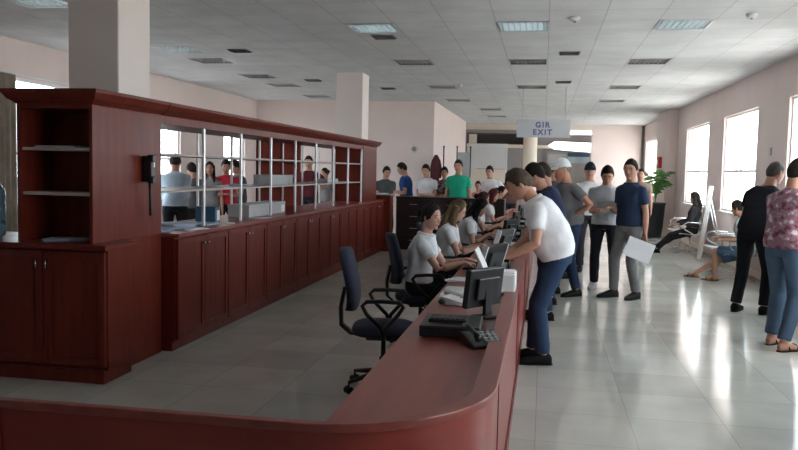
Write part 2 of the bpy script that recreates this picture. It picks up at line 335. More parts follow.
# run of low cabinets
PLACE = ['nearest to the corner cabinet', 'second', 'third', 'fourth', 'fifth', 'sixth', 'seventh', 'farthest']
NU, Y00, WU = 8, 6.16, 1.09
for k in range(NU):
    y0 = Y00 + k * WU; y1 = y0 + WU - 0.004
    lab = 'two-door low mahogany cabinet, ' + ('nearest of the long run, beside the corner cabinet' if k == 0 else 'farthest of the long run, beside the end post' if k == 7 else PLACE[k] + ' in the long run from the corner cabinet')
    t = thing('low_cabinet', (-3.4, y0, 0), 0, lab, 'cabinet', 'low cabinets under the display shelves')
    xb = -3.74 if k < 6 else -3.215
    pc(MB().b2(xb, -3.075, y0, y1, 0.08, 0.985), 'carcass', 'wood', t)
    pc(MB().b2(xb, -3.095, y0, y1, 0, 0.08), 'plinth', 'wood', t)
    for a, b, hy in ((y0 + 0.008, y0 + WU / 2 - 0.004, y0 + WU / 2 - 0.04), (y0 + WU / 2 + 0.002, y1 - 0.006, y0 + WU / 2 + 0.04)):
        d = MB().b2(-3.075, -3.055, a, b, 0.10, 0.97); bar_frame(d, -3.055, a, b, 0.10, 0.97, 0.055, 0.012)
        dr = pc(d, 'door', 'wood', t, 0.003)
        kn = MB().lathe((0, 0, 0), [(0.006, 0), (0.006, 0.012), (0.014, 0.016), (0.014, 0.024), (0.006, 0.028)], 12).build('knob', 'chrome', dr, 0, True)
        kn.location = (-3.043 + 3.4, hy - y0, 0.90); kn.rotation_euler = (0, math.pi / 2, 0)
wt = MB().prism([(-3.03, 6.15), (-3.03, 14.89), (-3.76, 14.89), (-3.76, 14.2), (-3.215, 14.2), (-3.215, 13.66), (-3.745, 13.66), (-3.745, 6.15)], 0.987, 1.02).build('long_counter_top', 'wood_top', bevel=0.006)
tag(wt, 'long mahogany top over the run of low cabinets, under the display shelves', 'counter top')
ep = thing('end_post', (-3.06, 15.0, 0), 0, 'square mahogany end post with pale cap closing the cabinet run', 'post')
pc(MB().b2(-3.30, -2.93, 14.93, 15.2, 0, 1.10), 'post_body', 'wood', ep); pc(MB().b2(-3.32, -2.91, 14.91, 15.22, 1.10, 1.125), 'cap', 'card', ep)

# display shelves: nine open bays between aluminium strips
ds = thing('display_shelving', (-3.45, 6.13, 1.02), 0, 'long see-through mahogany display shelving with bright metal strips on the low cabinets', 'shelving')
YS = [6.135] + [7.02 + 0.935 * k for k in range(7)] + [13.60]
for k, y in enumerate(YS):
    for x, w in ((-3.205, 0.036), (-3.70, 0.025)):
        pc(MB().b2(x - 0.012, x + 0.012, y - w / 2 + (0.02 if k == 0 else 0), y + w / 2, 1.021, 2.02), 'upright', 'alu', ds, 0.003)
for k in range(8):
    a, b = YS[k] + 0.03, YS[k + 1] - 0.03
    for z in (1.37, 1.69):
        pc(MB().b2(-3.715, -3.195, a, b, z - 0.009, z + 0.009), 'shelf', 'shelf', ds, 0.002)
pc(MB().b2(-3.74, -3.72, YS[4] - 0.02, YS[6] - 0.02, 1.021, 2.02), 'back_panel', 'wood_matte', ds)
pc(MB().b2(-3.74, -3.18, 13.62, 13.645, 1.021, 2.02).b2(-3.205, -3.18, 13.645, 14.74, 1.021, 2.02).b2(-3.74, -3.18, 14.74, 14.76, 1.021, 2.02).b2(-3.76, -3.74, 13.62, 14.76, 1.021, 2.02), 'end_box', 'wood', ds)
c = cornice(-3.74, -3.175, 6.14, 14.76, (1, 0, 1, 1)); c.b2(-3.73, -3.19, 6.14, 13.6, 1.95, 2.02)
pc(c, 'cornice', 'wood', ds, 0.003)
# a hole for the pillar is not needed: the cornice is hidden behind its own face

# wall phone on the cabinet side
ph = thing('wall_telephone', (-3.175, 5.86, 1.55), 0, 'black wall telephone with hanging cord on the cabinet side panel', 'telephone')
MB().b2(0, 0.05, -0.075, 0.075, -0.09, 0.12).build('body', 'black', ph, 0.012)
MB().b2(0.05, 0.085, -0.07, -0.02, -0.10, 0.13).b2(0.085, 0.10, -0.07, -0.02, 0.07, 0.13).b2(0.085, 0.10, -0.07, -0.02, -0.1, -0.04).build('handset', 'black', ph, 0.012)
MB().b2(0.05, 0.053, 0.0, 0.05, 0.03, 0.07).build('display', 'white', ph)
MB().tube([(0.06, -0.045, -0.10), (0.055, -0.03, -0.2), (0.05, -0.02, -0.30), (0.045, -0.01, -0.36)], 0.011).build('cord', 'black', ph, 0, True)
# water bottle at the left edge
wb = thing('water_bottle', (-4.175, 5.27, 1.02), 0, 'large clear blue water bottle on the low cabinet at the left edge', 'bottle')
MB().lathe((0, 0, 0), [(0.10, 0.0), (0.135, 0.02), (0.137, 0.12), (0.127, 0.14), (0.137, 0.16), (0.137, 0.25), (0.127, 0.27), (0.137, 0.29), (0.135, 0.36), (0.09, 0.43), (0.04, 0.455), (0.032, 0.50)], 32).build('bottle_body', 'water', wb, 0, True)
MB().lathe((0, 0, 0), [(0.036, 0.49), (0.036, 0.53), (0.030, 0.535)], 24).build('cap', 'light_blue', wb, 0, True)

# papers and boxes
def paper_pile(x, y, z, a, n, label, mt='paper', w=0.21, h=0.297, name='paper_stack', grp=None, t=0.003):
    m = MB()
    for k in range(n):
        m.box((random.uniform(-.012, .012), random.uniform(-.012, .012), t * (k + .5)), (w, h, t * 0.96), rz(random.uniform(-.12, .12)))
    o = m.build(name, mt); o.location = (x, y, z); o.rotation_euler = (0, 0, a); return tag(o, label, 'papers', grp)
Z = 1.0205
paper_pile(-3.37, 6.38, Z, 0.2, 6, 'blue-grey papers spread in the first bay of the display shelving', 'paper_blue', .30, .42)
paper_pile(-3.12, 6.62, Z, -0.3, 3, 'white leaflets at the counter edge before the first bay', 'paper', .12, .30)
paper_pile(-3.42, 6.82, Z, 1.1, 12, 'thick pale blue paper pile standing in the first display bay', 'paper_blue', .26, .34)
paper_pile(-3.35, 7.22, Z, 0.1, 5, 'loose blue-grey papers just past the second metal strip', 'paper_blue', .30, .40)
paper_pile(-3.13, 7.50, Z, 0.4, 2, 'single white sheet by the second bay counter edge', 'paper', .10, .21)
paper_pile(-3.14, 8.42, Z, -0.2, 2, 'white leaflet lying before the third bay', 'paper', .12, .25)
def carton(x, y, z, dx, dy, dz, a, label, mt='card', end='white'):
    t = thing('storage_box', (x, y, z), a, label, 'box')
    MB().b2(-dx / 2, dx / 2, -dy / 2, dy / 2, 0, dz).build('box_body', mt, t, 0.004)
    MB().b2(-dx / 2 - .004, dx / 2 + .004, -dy / 2 - .004, dy / 2 + .004, dz - 0.03, dz + 0.006).build('lid', mt, t, 0.003)
    MB().b2(dx / 2 + 0.0045, dx / 2 + 0.006, dy / 2 - 0.16, dy / 2 - 0.02, 0.02, dz - 0.035).build('end_label', end, t)
carton(-3.42, 9.05, Z, 0.26, 1.35 - .1, 0.14, 0, 'long grey box with white end on the counter in the display shelving')
carton(-3.40, 9.55, 1.38, 0.24, 0.80, 0.12, 0, 'cream-grey box on the lower shelf before the dark back panel', 'card', 'card')
carton(-3.40, 7.55, Z, 0.20, 0.22, 0.16, 0.2, 'small dark blue binder box in the second display bay', 'blue_sign', 'white')
carton(-3.40, 12.0, 1.38, 0.22, 0.6, 0.05, 0, 'flat grey folder box on the lower shelf of the open far bay')
paper_pile(-3.45, 8.55, 1.3795, 0.1, 6, 'papers on the lower shelf left of the cream-grey box', 'paper_blue')
paper_pile(-3.5, 5.28, Z, 0.3, 6, 'blue-grey magazines in the bottom compartment of the corner cabinet', 'paper_blue', .30, .18, 'magazine_stack')
paper_pile(-3.52, 5.28, 1.7115, 0.1, 5, 'grey magazines on the top shelf of the corner cabinet', 'card', .32, .20, 'magazine_stack')
paper_pile(-3.1, 15.06, 1.1255, 0.4, 4, 'white papers on the end post cap', 'paper', .2, .2)

# dark cabinets behind the staff
for k in range(3):
    t = thing('dark_cabinet', (-2.545 + k * 0.725, 15.4, 0), 0, ['dark brown drawer cabinet beside the mahogany end post', 'middle dark brown drawer cabinet behind the seated staff', 'dark brown drawer cabinet in front of the man in green'][k], 'cabinet', 'dark cabinets behind the staff area')
    MB().b2(-0.355, 0.355, 0, 0.5, 0.06, 1.04).b2(-0.34, 0.34, 0.03, 0.5, 0, 0.06).build('carcass', 'dark_wood', t, 0.004)
    MB().b2(-0.361, 0.361, -0.03, 0.53, 1.04, 1.07).build('top', 'dark_wood', t, 0.006)
    for j in range(4):
        d = MB().b2(-0.34, 0.34, -0.018, 0, 0.08 + j * 0.24, 0.30 + j * 0.24).build('drawer', 'dark_wood', t, 0.004)
        MB().tube([(-0.07, -0.018, 0.2 + j * .24), (-0.07, -0.04, 0.2 + j * .24), (0.07, -0.04, 0.2 + j * .24), (0.07, -0.018, 0.2 + j * .24)], 0.006).build('handle', 'lamp_grey', d, 0, True)

# ================================================================== SERVICE COUNTER
sc_t = thing('service_counter', (-0.45, 2.4, 0), 0, 'long mahogany service counter with a rounded near end', 'counter')
YE = 21.0
def arc(cx, cy, r, a0, a1, n): return [(cx + r * math.cos(a0 + (a1 - a0) * k / n), cy + r * math.sin(a0 + (a1 - a0) * k / n)) for k in range(n + 1)]
def path(off):      # outline of the outside face moved inwards by off
    r = 0.62 - off
    p = [(-5.6, 2.36 + off), (-2.2, 2.36 + off), (-1.3, 2.37 + off)] + arc(-0.77, 3.00, r, math.radians(-92), 0, 48) + [(-0.15 - off, 4.0), (-0.15 - off, YE)]
    return p
def strip(o0, o1, z0, z1):
    a, b = path(o0), path(o1); rings = []
    for (x0, y0), (x1, y1) in zip(a, b): rings.append([(x0, y0, z0), (x1, y1, z0), (x1, y1, z1), (x0, y0, z1)])
    return MB().loft(rings)
fpn = pc(strip(0.012, 0.034, 0.0, 0.745), 'front_panel', 'wood_front', sc_t, 0, True); es = fpn.modifiers.new('crisp edges', 'EDGE_SPLIT'); es.split_angle = math.radians(30)
pc(strip(0.0, 0.05, 0.0, 0.09), 'kick_board', 'wood', sc_t, 0.004)
# capping rail: narrow on the near wing, wide along the customer side
a, rings = path(0.0), []
for k, (x0, y0) in enumerate(a):
    w = 0.036 if k < 20 else 0.036 + 0.054 * min(1, (k - 20) / 32)
    x1, y1 = path(w)[k]
    rings.append([(x0, y0, 0.745), (x1, y1, 0.745), (x1, y1, 0.775), (x0, y0, 0.775)])
pc(MB().loft(rings), 'capping_rail', 'wood_top', sc_t, 0.004)
inner = [(x, y) for x, y in path(0.035) if x > -0.7]
poly = [(-0.70, YE)] + [(-0.70, path(0.035)[3][1])] + inner
top_poly = [(-0.70, 2.425)] + [p for p in inner] + [(-0.70, YE)]
pc(MB().prism(top_poly, 0.715, 0.744), 'desk_top', 'wood_top', sc_t, 0.0)
for y in [3.1, 4.6, 6.05, 7.7, 9.3, 11.2, 13.2, 15.6, 18.2, 20.9]:
    pc(MB().b2(-0.66, -0.20, y - 0.011, y + 0.011, 0, 0.714), 'support_panel', 'wood', sc_t, 0.003)
for y in (3.33, 5.9, 8.3, 10.7): pc(MB().b2(-0.164, -0.1585, y - 0.012, y + 0.012, 0.092, 0.742), 'joint_strip', 'wood', sc_t, 0)
pc(MB().b2(-1.86, -1.835, 2.365, 2.371, 0.092, 0.742), 'joint_strip', 'wood_front', sc_t, 0)

# office chair
def office_chair(x, y, a, label):
    t = thing('office_chair', (x, y, 0), a, label, 'chair', 'navy office chairs of the staff')
    # local: +Y is the sitting direction
    s = MB()
    rings = []
    for z, g in ((0.415, 0.86), (0.425, 0.97), (0.45, 1.0), (0.475, 0.98), (0.488, 0.85), (0.49, 0.4)):
        rings.append([(0.235 * g * (abs(math.cos(q)) ** .6) * (1 if math.cos(q) > 0 else -1), 0.225 * g * (abs(math.sin(q)) ** .6) * (1 if math.sin(q) > 0 else -1), z + 0.0) for q in [2 * math.pi * k / 32 for k in range(32)]])
    s.loft(rings).build('seat', 'navy_cloth', t, 0, True)
    b = MB(); rings = []
    for z, w, d in ((0.585, 0.10, 0), (0.60, 0.15, .01), (0.66, 0.195, .02), (0.75, 0.215, .015), (0.85, 0.22, -.005), (0.95, 0.20, -.03), (1.01, 0.16, -.045), (1.03, 0.09, -.05)):
        yc = -0.24 + d; ring = []
        for k in range(24):
            q = 2 * math.pi * k / 24; ring.append((w * (abs(math.cos(q)) ** .7) * (1 if math.cos(q) > 0 else -1), yc + 0.042 * (abs(math.sin(q)) ** .7) * (1 if math.sin(q) > 0 else -1), z))
        rings.append(ring)
    b.loft(rings).build('backrest', 'navy_cloth', t, 0, True)
    sp = MB(); pth = [(0, -0.05, 0.405), (0, -0.24, 0.41), (0, -0.31, 0.47), (0, -0.315, 0.60), (0, -0.285, 0.75)]
    rings = []
    for k, p in enumerate(pth):
        d = (Vector(pth[min(k + 1, 4)]) - Vector(pth[max(k - 1, 0)])).normalized(); n_ = Vector((0, -d.z, d.y))
        rings.append([Vector(p) + Vector((sx * 0.04, 0, 0)) + n_ * sn * 0.012 for sx, sn in ((-1, -1), (1, -1), (1, 1), (-1, 1))])
    sp.loft(rings).build('back_spine', 'black', t, 0.006)
    for sx in (-1, 1):
        X = 0.27 * sx; pts = [(0.15 * sx, 0.02, 0.40), (X, 0.02, 0.42), (X, 0.0, 0.50), (X, -0.10, 0.60), (X, -0.13, 0.655), (X, -0.10, 0.685), (X, 0.0, 0.69), (X, 0.13, 0.685), (X, 0.155, 0.655), (X, 0.12, 0.60), (X, 0.03, 0.50), (X, 0.02, 0.43)]
        MB().tube(pts, 0.015, 8).build('armrest', 'black', t, 0, True)
    MB().b2(-0.1, 0.1, -0.12, 0.12, 0.375, 0.412).build('seat_mechanism', 'black', t, 0.01)
    MB().lathe((0, 0, 0), [(0.028, 0.10), (0.028, 0.24), (0.018, 0.245), (0.018, 0.376)], 16).build('gas_column', 'black', t, 0, True)
    for k in range(5):
        q = 2 * math.pi * k / 5 + 0.3; e = Vector((math.cos(q), math.sin(q), 0))
        lg = MB().tube([e * 0.02 + Vector((0, 0, .125)), e * 0.15 + Vector((0, 0, .11)), e * 0.28 + Vector((0, 0, .085))], [0.028, 0.02, 0.014], 8).build('leg', 'black', t, 0, True)
        n_ = Vector((-e.y, e.x, 0)); cst = MB()
        for s_ in (-1, 1): cst.tube([e * 0.28 + n_ * (0.012 * s_) + Vector((0, 0, .028)), e * 0.28 + n_ * (0.028 * s_) + Vector((0, 0, .028))], 0.028, 14)
        cst.tube([e * .28 + Vector((0, 0, .028)), e * .28 + Vector((0, 0, .085))], 0.007)
        cst.build('caster', 'black', lg, 0, False)
    return t
oc = office_chair(-1.11, 5.50, -math.pi / 2 + 0.12, 'empty navy office chair with loop arms, nearest the camera')
STAFF = [(-1.12, 6.95), (-1.08, 8.45), (-1.06, 10.0), (-1.06, 11.9), (-1.05, 14.2), (-1.05, 17.0)]
for k, (x, y) in enumerate(STAFF):
    dup(oc, (x + 0.055, y, 0), -math.pi / 2 + [0.35, .1, -.1, .1, 0, 0][k], 'navy office chair under the ' + ['seated woman nearest the camera', 'seated woman with long light brown hair', 'seated woman with long black hair', 'seated woman with tied dark hair', 'seated woman with dark red hair', 'farthest seated woman'][k])

# desk equipment
TZ = 0.7445
def monitor(x, y, a, label, edge='black', tilt=0.12, w=0.34, h=0.25):
    t = thing('monitor', (x, y, TZ), a, label, 'monitor', 'monitors on the service counter')     # screen looks along local +Y
    MB().lathe((0, -0.02, 0), [(0.085, 0), (0.085, 0.008), (0.03, 0.016), (0.02, 0.02)], 24).build('stand_base', 'black', t, 0, True)
    MB().b2(-0.03, 0.03, -0.045, -0.02, 0.012, 0.18).build('stand_neck', 'black', t, 0.004)
    T = Matrix.Translation((0, 0, 0.06 + h / 2)) @ Matrix.Rotation(tilt, 4, 'X')
    b = MB().b2(-w / 2, w / 2, -0.02, 0.018, -h / 2, h / 2).b2(-w / 2 + .06, w / 2 - .06, -0.045, -0.02, -h / 2 + .05, h / 2 - .05).build('screen_housing', 'black', t, 0.006); b.matrix_local = T
    s = MB().b2(-w / 2 + .015, w / 2 - .015, 0.0185, 0.0195, -h / 2 + .018, h / 2 - .018).build('screen', 'screen', b)
    if edge != 'black':
        for e_ in (-1, 1): MB().b2(e_ * (w / 2 - .004) - .008, e_ * (w / 2 - .004) + .008, -0.021, 0.0215, -h / 2, h / 2).build('bright_bezel', edge, b)
    return t
monitor(-0.33, 4.60, math.radians(56), 'black monitor seen from behind, nearest on the counter', w=.32, h=.23)
cs = thing('desktop_computer', (-0.455, 4.10, TZ), 0.03, 'flat black computer case lying on the near counter', 'computer')
MB().b2(-0.155, 0.155, -0.18, 0.18, 0.006, 0.062).build('case', 'black', cs, 0.005)
MB().b2(-0.15, 0.15, -0.183, -0.18, 0.012, 0.056).build('front_bezel', 'black', cs, 0)
for sx in (-1, 1):
    MB().b2(sx * .13 - .01, sx * .13 + .01, -0.16, -0.14, 0, 0.006).build('foot', 'black', cs)
kb = MB().b2(-0.1, 0.1, -0.07, 0.07, 0, 0.018)
for r_ in range(4):
    for c_ in range(7): kb.b2(-0.093 + c_ * .027, -0.070 + c_ * .027, -0.06 + r_ * .031, -0.035 + r_ * .031, 0.018, 0.023)
kp = kb.build('keypad', 'black'); kp.location = (-0.47, 4.08, TZ + 0.0625); tag(kp, 'small black keypad on the flat computer case', 'keypad')
def desk_phone(x, y, a, label, mt='black'):
    t = thing('desk_telephone', (x, y, TZ), a, label, 'telephone')
    MB().add([(-.09, -.09, 0), (.09, -.09, 0), (.09, .09, 0), (-.09, .09, 0), (-.09, -.09, .02), (.09, -.09, .02), (.09, .09, .055), (-.09, .09, .055)], [(0, 3, 2, 1), (4, 5, 6, 7), (0, 1, 5, 4), (1, 2, 6, 5), (2, 3, 7, 6), (3, 0, 4, 7)]).build('phone_body', mt, t, 0.006)
    MB().tube([(-.06, -.085, .05), (-.06, -.04, .068), (-.06, .04, .082), (-.06, .085, .08)], [.02, .013, .013, .02], 10).build('handset', mt, t, 0, True)
    k = MB()
    for i_ in range(3):
        for j_ in range(4): k.b2(-0.01 + i_ * .03, 0.01 + i_ * .03, -.065 + j_ * .025, -.048 + j_ * .025, 0.022 + j_ * .0095, 0.034 + j_ * .0095)
    k.build('key_block', 'vent' if mt == 'black' else 'card', t)
desk_phone(-0.27, 3.83, 0.5, 'black desk telephone before the flat computer case')
mo = MB().ball((0, 0, 0.012), (0.03, 0.05, 0.02), 16, 8).build('computer_mouse', 'black', smooth=True); mo.location = (-0.615, 4.95, TZ + 0.006); tag(mo, 'black computer mouse at the near empty seat', 'mouse')
desk_phone(-0.50, 4.98, 1.2, 'white desk telephone beside the black computer mouse', 'white')
def keyboard(x, y, a, label, mt='black'):
    m = MB().b2(-0.2, 0.2, -0.07, 0.07, 0, 0.016)
    for r_ in range(5):
        for c_ in range(14): m.b2(-0.192 + c_ * .0275, -0.169 + c_ * .0275, -0.06 + r_ * .024, -0.041 + r_ * .024, 0.016, 0.021)
    o = m.build('keyboard', mt); o.location = (x, y, TZ); o.rotation_euler = (0, 0, a); return tag(o, label, 'keyboard', 'keyboards on the service counter')
keyboard(-0.60, 5.42, math.pi / 2, 'white keyboard at the near empty seat', 'white')
# small white printer with its lid standing open
pr = thing('printer', (-0.30, 5.55, TZ), 0, 'small white printer with open slanted lid beside the near monitor', 'printer')
MB().b2(-0.11, 0.13, -0.14, 0.14, 0, 0.15).build('printer_body', 'white', pr, 0.012)
MB().box((-0.115, 0.0, 0.225), (0.012, 0.26, 0.19), Matrix.Rotation(-0.45, 3, 'Y')).build('raised_lid', 'white', pr, 0.004)
MB().b2(0.0, 0.12, -0.1, 0.1, 0.1505, 0.158).build('paper_output', 'paper', pr)
def tray(x, y, a, label, n=2):
    t = thing('document_tray', (x, y, TZ), a, label, 'tray', 'document trays on the service counter')
    for k in range(n):
        z = 0.01 + k * 0.075; m = MB().b2(-.13, .13, -.17, .17, z, z + .006).b2(-.13, -.122, -.17, .17, z, z + .05).b2(.122, .13, -.17, .17, z, z + .05).b2(-.122, .122, .162, .17, z, z + .05)
        m.build('tray_shelf', 'black', t)
        MB().b2(-.105, .105, -.15, .15, z + .0062, z + .02).build('paper_sheaf', 'paper', t)
    for sx in (-1, 1):
        for sy in (-1, 1): MB().b2(sx * .126 - .004, sx * .126 + .004, sy * .16 - .006, sy * .16 + .006, 0, .01 + (n - 1) * .075 + .001).build('tray_post', 'black', t)
tray(-0.378, 6.38, 0, 'black two-tier document tray under the hands of the man in white')
monitor(-0.37, 5.98, math.radians(66), 'slim monitor with bright metal edge beside the white printer', 'alu', 0.30)
keyboard(-0.60, 6.95, math.pi / 2, 'black keyboard under the hands of the nearest seated woman')
paper_pile(-0.50, 7.25, TZ, 0.5, 5, 'white papers beside the black keyboard of the nearest woman', 'paper')
paper_pile(-0.56, 6.05, TZ, 1.3, 4, 'white papers between the white keyboard and the black keyboard', 'paper')
monitor(-0.37, 7.62, math.radians(70), 'slim monitor with bright metal edge in front of the woman with light brown hair', 'alu', 0.30)
keyboard(-0.60, 8.45, math.pi / 2, 'black keyboard before the woman with long light brown hair')
monitor(-0.37, 9.1, math.radians(70), 'black monitor before the woman with long black hair', 'black')
tray(-0.378, 8.35, 0, 'black two-tier document tray in front of the second customer')
keyboard(-0.60, 10.0, math.pi / 2, 'black keyboard before the woman with long black hair')
monitor(-0.37, 11.0, math.radians(80), 'black monitor before the woman with tied dark hair', 'black')
keyboard(-0.60, 11.9, math.pi / 2, 'black keyboard before the woman with tied dark hair')
paper_pile(-0.48, 10.5, TZ, 0.2, 8, 'white papers beyond the woman with black hair', 'paper')
paper_pile(-0.45, 12.6, TZ, 0.2, 8, 'white papers beside the woman with tied dark hair', 'paper')
monitor(-0.37, 13.4, math.radians(80), 'black monitor before the woman with dark red hair', 'black')
tray(-0.378, 9.8, 0, 'black two-tier document tray beyond the second customer')
tray(-0.378, 12.3, 0, 'black two-tier document tray near the tied-hair woman')

# ================================================================== CEILING FITTINGS
def ceiling_light(x, y, glowing, label):
    t = thing('ceiling_light', (x, y, ZC), 0, label, 'ceiling light', 'recessed louvre lights in the ceiling')
    hb_ = MB().b2(-.283, .283, -.283, .283, 0.14, 0.15)
    for a, b, c, d in ((-.283, .283, -.283, -.278), (-.283, .283, .278, .283), (-.283, -.278, -.278, .278), (.278, .283, -.278, .278)): hb_.b2(a, b, c, d, 0.002, 0.14)
    hb_.build('housing', 'lamp_back' if not glowing else 'lamp_grey', t)
    f = MB()
    for a, b, c, d in ((-.297, .297, -.297, -.277), (-.297, .297, .277, .297), (-.297, -.277, -.277, .277), (.277, .297, -.277, .277)): f.b2(a, b, c, d, -0.008, -0.0005)
    f.build('frame', 'lamp_grey', t)
    for k in range(4): MB().tube([(-.265, -.2 + k * .133, .08), (.265, -.2 + k * .133, .08)], 0.018, 10).build('tube', 'tube_glow' if glowing else 'tube_off', t, 0, True)
    lv = MB()
    for k in range(3): lv.b2(-.276, .276, -.137 + k * .133, -.129 + k * .133, .001, .045)
    for k in range(8): lv.b2(-.24 + k * .0685 - .003, -.24 + k * .0685 + .003, -.276, .276, .002, .044)
    lv.build('louvre', 'lamp_grey', t)
    return t
L_glow = ceiling_light(-0.3, 9.45, True, 'bluish louvre ceiling light above the counter, nearest in its row')
L_off = ceiling_light(-0.3, 12.45, False, 'dark louvre ceiling light above the counter, second from the camera')
ordn = ['nearest', 'second', 'third', 'fourth', 'fifth', 'sixth']
rows = [(x, w, [None, None] + ls[2:] if x == -0.3 else ls) for x, w, ls in LIGHTS]
for x, w, ls in rows:
    for k, q in enumerate(ls):
        if q: dup(L_glow if q[1] else L_off, (x, q[0], ZC), 0, 'louvre ceiling light %s, %s from the camera' % (w, ordn[k]))
vt = thing('ceiling_vent', (0.3, 11.55, ZC), 0, 'dark ceiling vent between the first two rows of lights', 'vent', 'square ceiling vents')
vm = MB().b2(-.15, .15, -.15, .15, -.006, -.0005); vm.build('vent_plate', 'vent', vt)
sl = MB()
for k in range(6): sl.box((0, -.11 + k * .044, -.014), (.27, .03, .003), Matrix.Rotation(0.5, 3, 'X'))
sl.build('vent_louvre', 'vent', vt)
for x, y, l in ((0.3, 15.15, 'dark ceiling vent farther along over the counter customers'), (-2.1, 10.05, 'dark ceiling vent just behind the lit staff aisle light'), (-4.5, 14.85, 'dark ceiling vent over the left hall beside the middle pillar'), (-3.3, 16.35, 'dark ceiling vent to the right of the middle pillar'), (-4.5, 11.1, 'dark ceiling vent over the display shelving')):
    dup(vt, (x, y, ZC), 0, l)
def detector(x, y, label):
    t = thing('smoke_detector', (x, y, ZC), 0, label, 'detector')
    MB().lathe((0, 0, 0), [(0.055, -0.0005), (0.055, -0.02), (0.045, -0.035), (0.02, -0.045)], 24).build('base', 'white', t, 0, True)
    MB().lathe((0, 0, 0), [(0.015, -0.045), (0.012, -0.055), (0.004, -0.058)], 12).build('sensor_tip', 'vent', t, 0, True)
detector(0.28, 8.95, 'white smoke detector on the ceiling before the vents'); detector(2.1, 8.9, 'grey smoke detector on the ceiling near the window side')
detector(-1.7, 15.6, 'small smoke detector above the end of the staff aisle')

# hanging exit sign
hs = thing('hanging_sign', (-0.04, 16.0, 2.31), 0, 'pale grey hanging sign lettered GIR EXIT over the counter', 'sign')
MB().b2(-0.53, 0.53, -0.02, 0.02, 0, 0.36).build('panel', 'sign', hs, 0.004)
for x in (-0.42, 0.42): MB().tube([(x, 0, 0.36), (x, 0, ZC - 2.31)], 0.006, 6).build('hanger_rod', 'lamp_grey', hs)
def lettering(txt, size, mt, parent, loc, rot=(math.pi / 2, 0, 0), name='lettering', sp=1.3):
    cu = bpy.data.curves.new('t', 'FONT'); cu.body = txt; cu.size = size; cu.align_x = 'CENTER'; cu.extrude = 0.002; cu.space_character = sp; cu.offset = 0.006
    o = bpy.data.objects.new('t', cu); COL.objects.link(o)
    dg = bpy.context.evaluated_depsgraph_get(); me = bpy.data.meshes.new_from_object(o.evaluated_get(dg)); bpy.data.objects.remove(o)
    me.materials.clear(); me.materials.append(M[mt]); q = bpy.data.objects.new(name, me); COL.objects.link(q); q.parent = parent; q.location = loc; q.rotation_euler = rot; return q
lettering('GIR', 0.15, 'sign_text', hs, (-0.02, -0.0225, 0.20)); lettering('EXIT', 0.15, 'sign_text', hs, (-0.02, -0.0225, 0.055))
# lit arrow sign far away
ar = thing('arrow_sign', (0.9, 29.22, 2.60), 0, 'white lit left-pointing arrow sign on the far wall', 'sign')
pts = [(-0.80, 0.0), (-0.52, 0.17), (-0.50, 0.13), (0.72, 0.10), (0.72, -0.24), (0.3, -0.16), (-0.50, -0.13), (-0.52, -0.17)]
pts = [(-0.80, 0.0), (-0.55, 0.16), (0.76, 0.12), (0.76, -0.22), (-0.55, -0.14)]
def vprism(poly, y0, y1):
    n = len(poly); return MB().add([(x, y0, z) for x, z in poly] + [(x, y1, z) for x, z in poly], [tuple(range(n)), tuple(reversed(range(n, 2 * n)))] + [(i, n + i, n + (i + 1) % n, (i + 1) % n) for i in range(n)])
vprism(pts, -0.06, -0.045).build('lit_face', 'sign_lit', ar); vprism([(x * 1.02, z * 1.06) for x, z in pts], -0.044, 0.08).build('sign_box', 'lamp_grey', ar)
# far wall furnishings
sh = thing('roller_shutter', (-2.1, 29.1, 0), 0, 'white roller shutter below the dark recess on the far wall', 'shutter')
m = MB()
for k in range(18): m.b2(-0.68, 0.68, 0.0, 0.03, 1.72 + k * .045, 1.76 + k * .045)
m.b2(-.68, .68, .03, .04, 1.72, 2.53).build('shutter_curtain', 'white', sh); MB().b2(-.76, .76, -0.02, 0.08, 2.53, 2.64).build('shutter_box', 'frame', sh)
for s_ in (-1, 1): MB().b2(s_ * .72 - .03, s_ * .72 + .03, -0.01, 0.08, 0.0, 2.53).build('guide_rail', 'frame', sh)
MB().b2(-.69, .69, -.05, .08, 0, 1.70).build('kiosk_counter', 'cream', sh)
bd = thing('notice_board', (0.72, 29.15, 0), 0, 'grey notice board with blue header panel under the arrow sign', 'board')
MB().b2(-0.65, 0.95, 0.0, 0.04, 1.45, 2.38).build('board', 'grey_panel', bd); MB().b2(0.10, 0.88, -0.02, -0.001, 2.22, 2.36).build('blue_header', 'blue_sign', bd)
MB().b2(0.10, 0.88, -0.02, -0.001, 1.98, 2.20).build('pale_panel', 'light_blue', bd); MB().b2(-0.6, 0.05, -0.02, -0.001, 1.98, 2.30).build('grey_poster', 'card', bd)
for x in (-.6, .9): MB().b2(x - .03, x + .03, 0, .06, 0, 1.45).build('board_leg', 'lamp_grey', bd)
# little fixture on the left rear wall
fx = thing('wall_sensor', (-3.2, 19.28, 2.13), 0, 'small grey cross-shaped sensor on the rear left wall', 'sensor')
MB().b2(-.05, .05, -.04, 0, -.05, .05).build('sensor_body', 'vent', fx, .01); MB().b2(-.09, .09, -.02, -.001, -.012, .012).b2(-.012, .012, -.021, -.0012, -.09, .09).build('sensor_arms', 'card', fx)
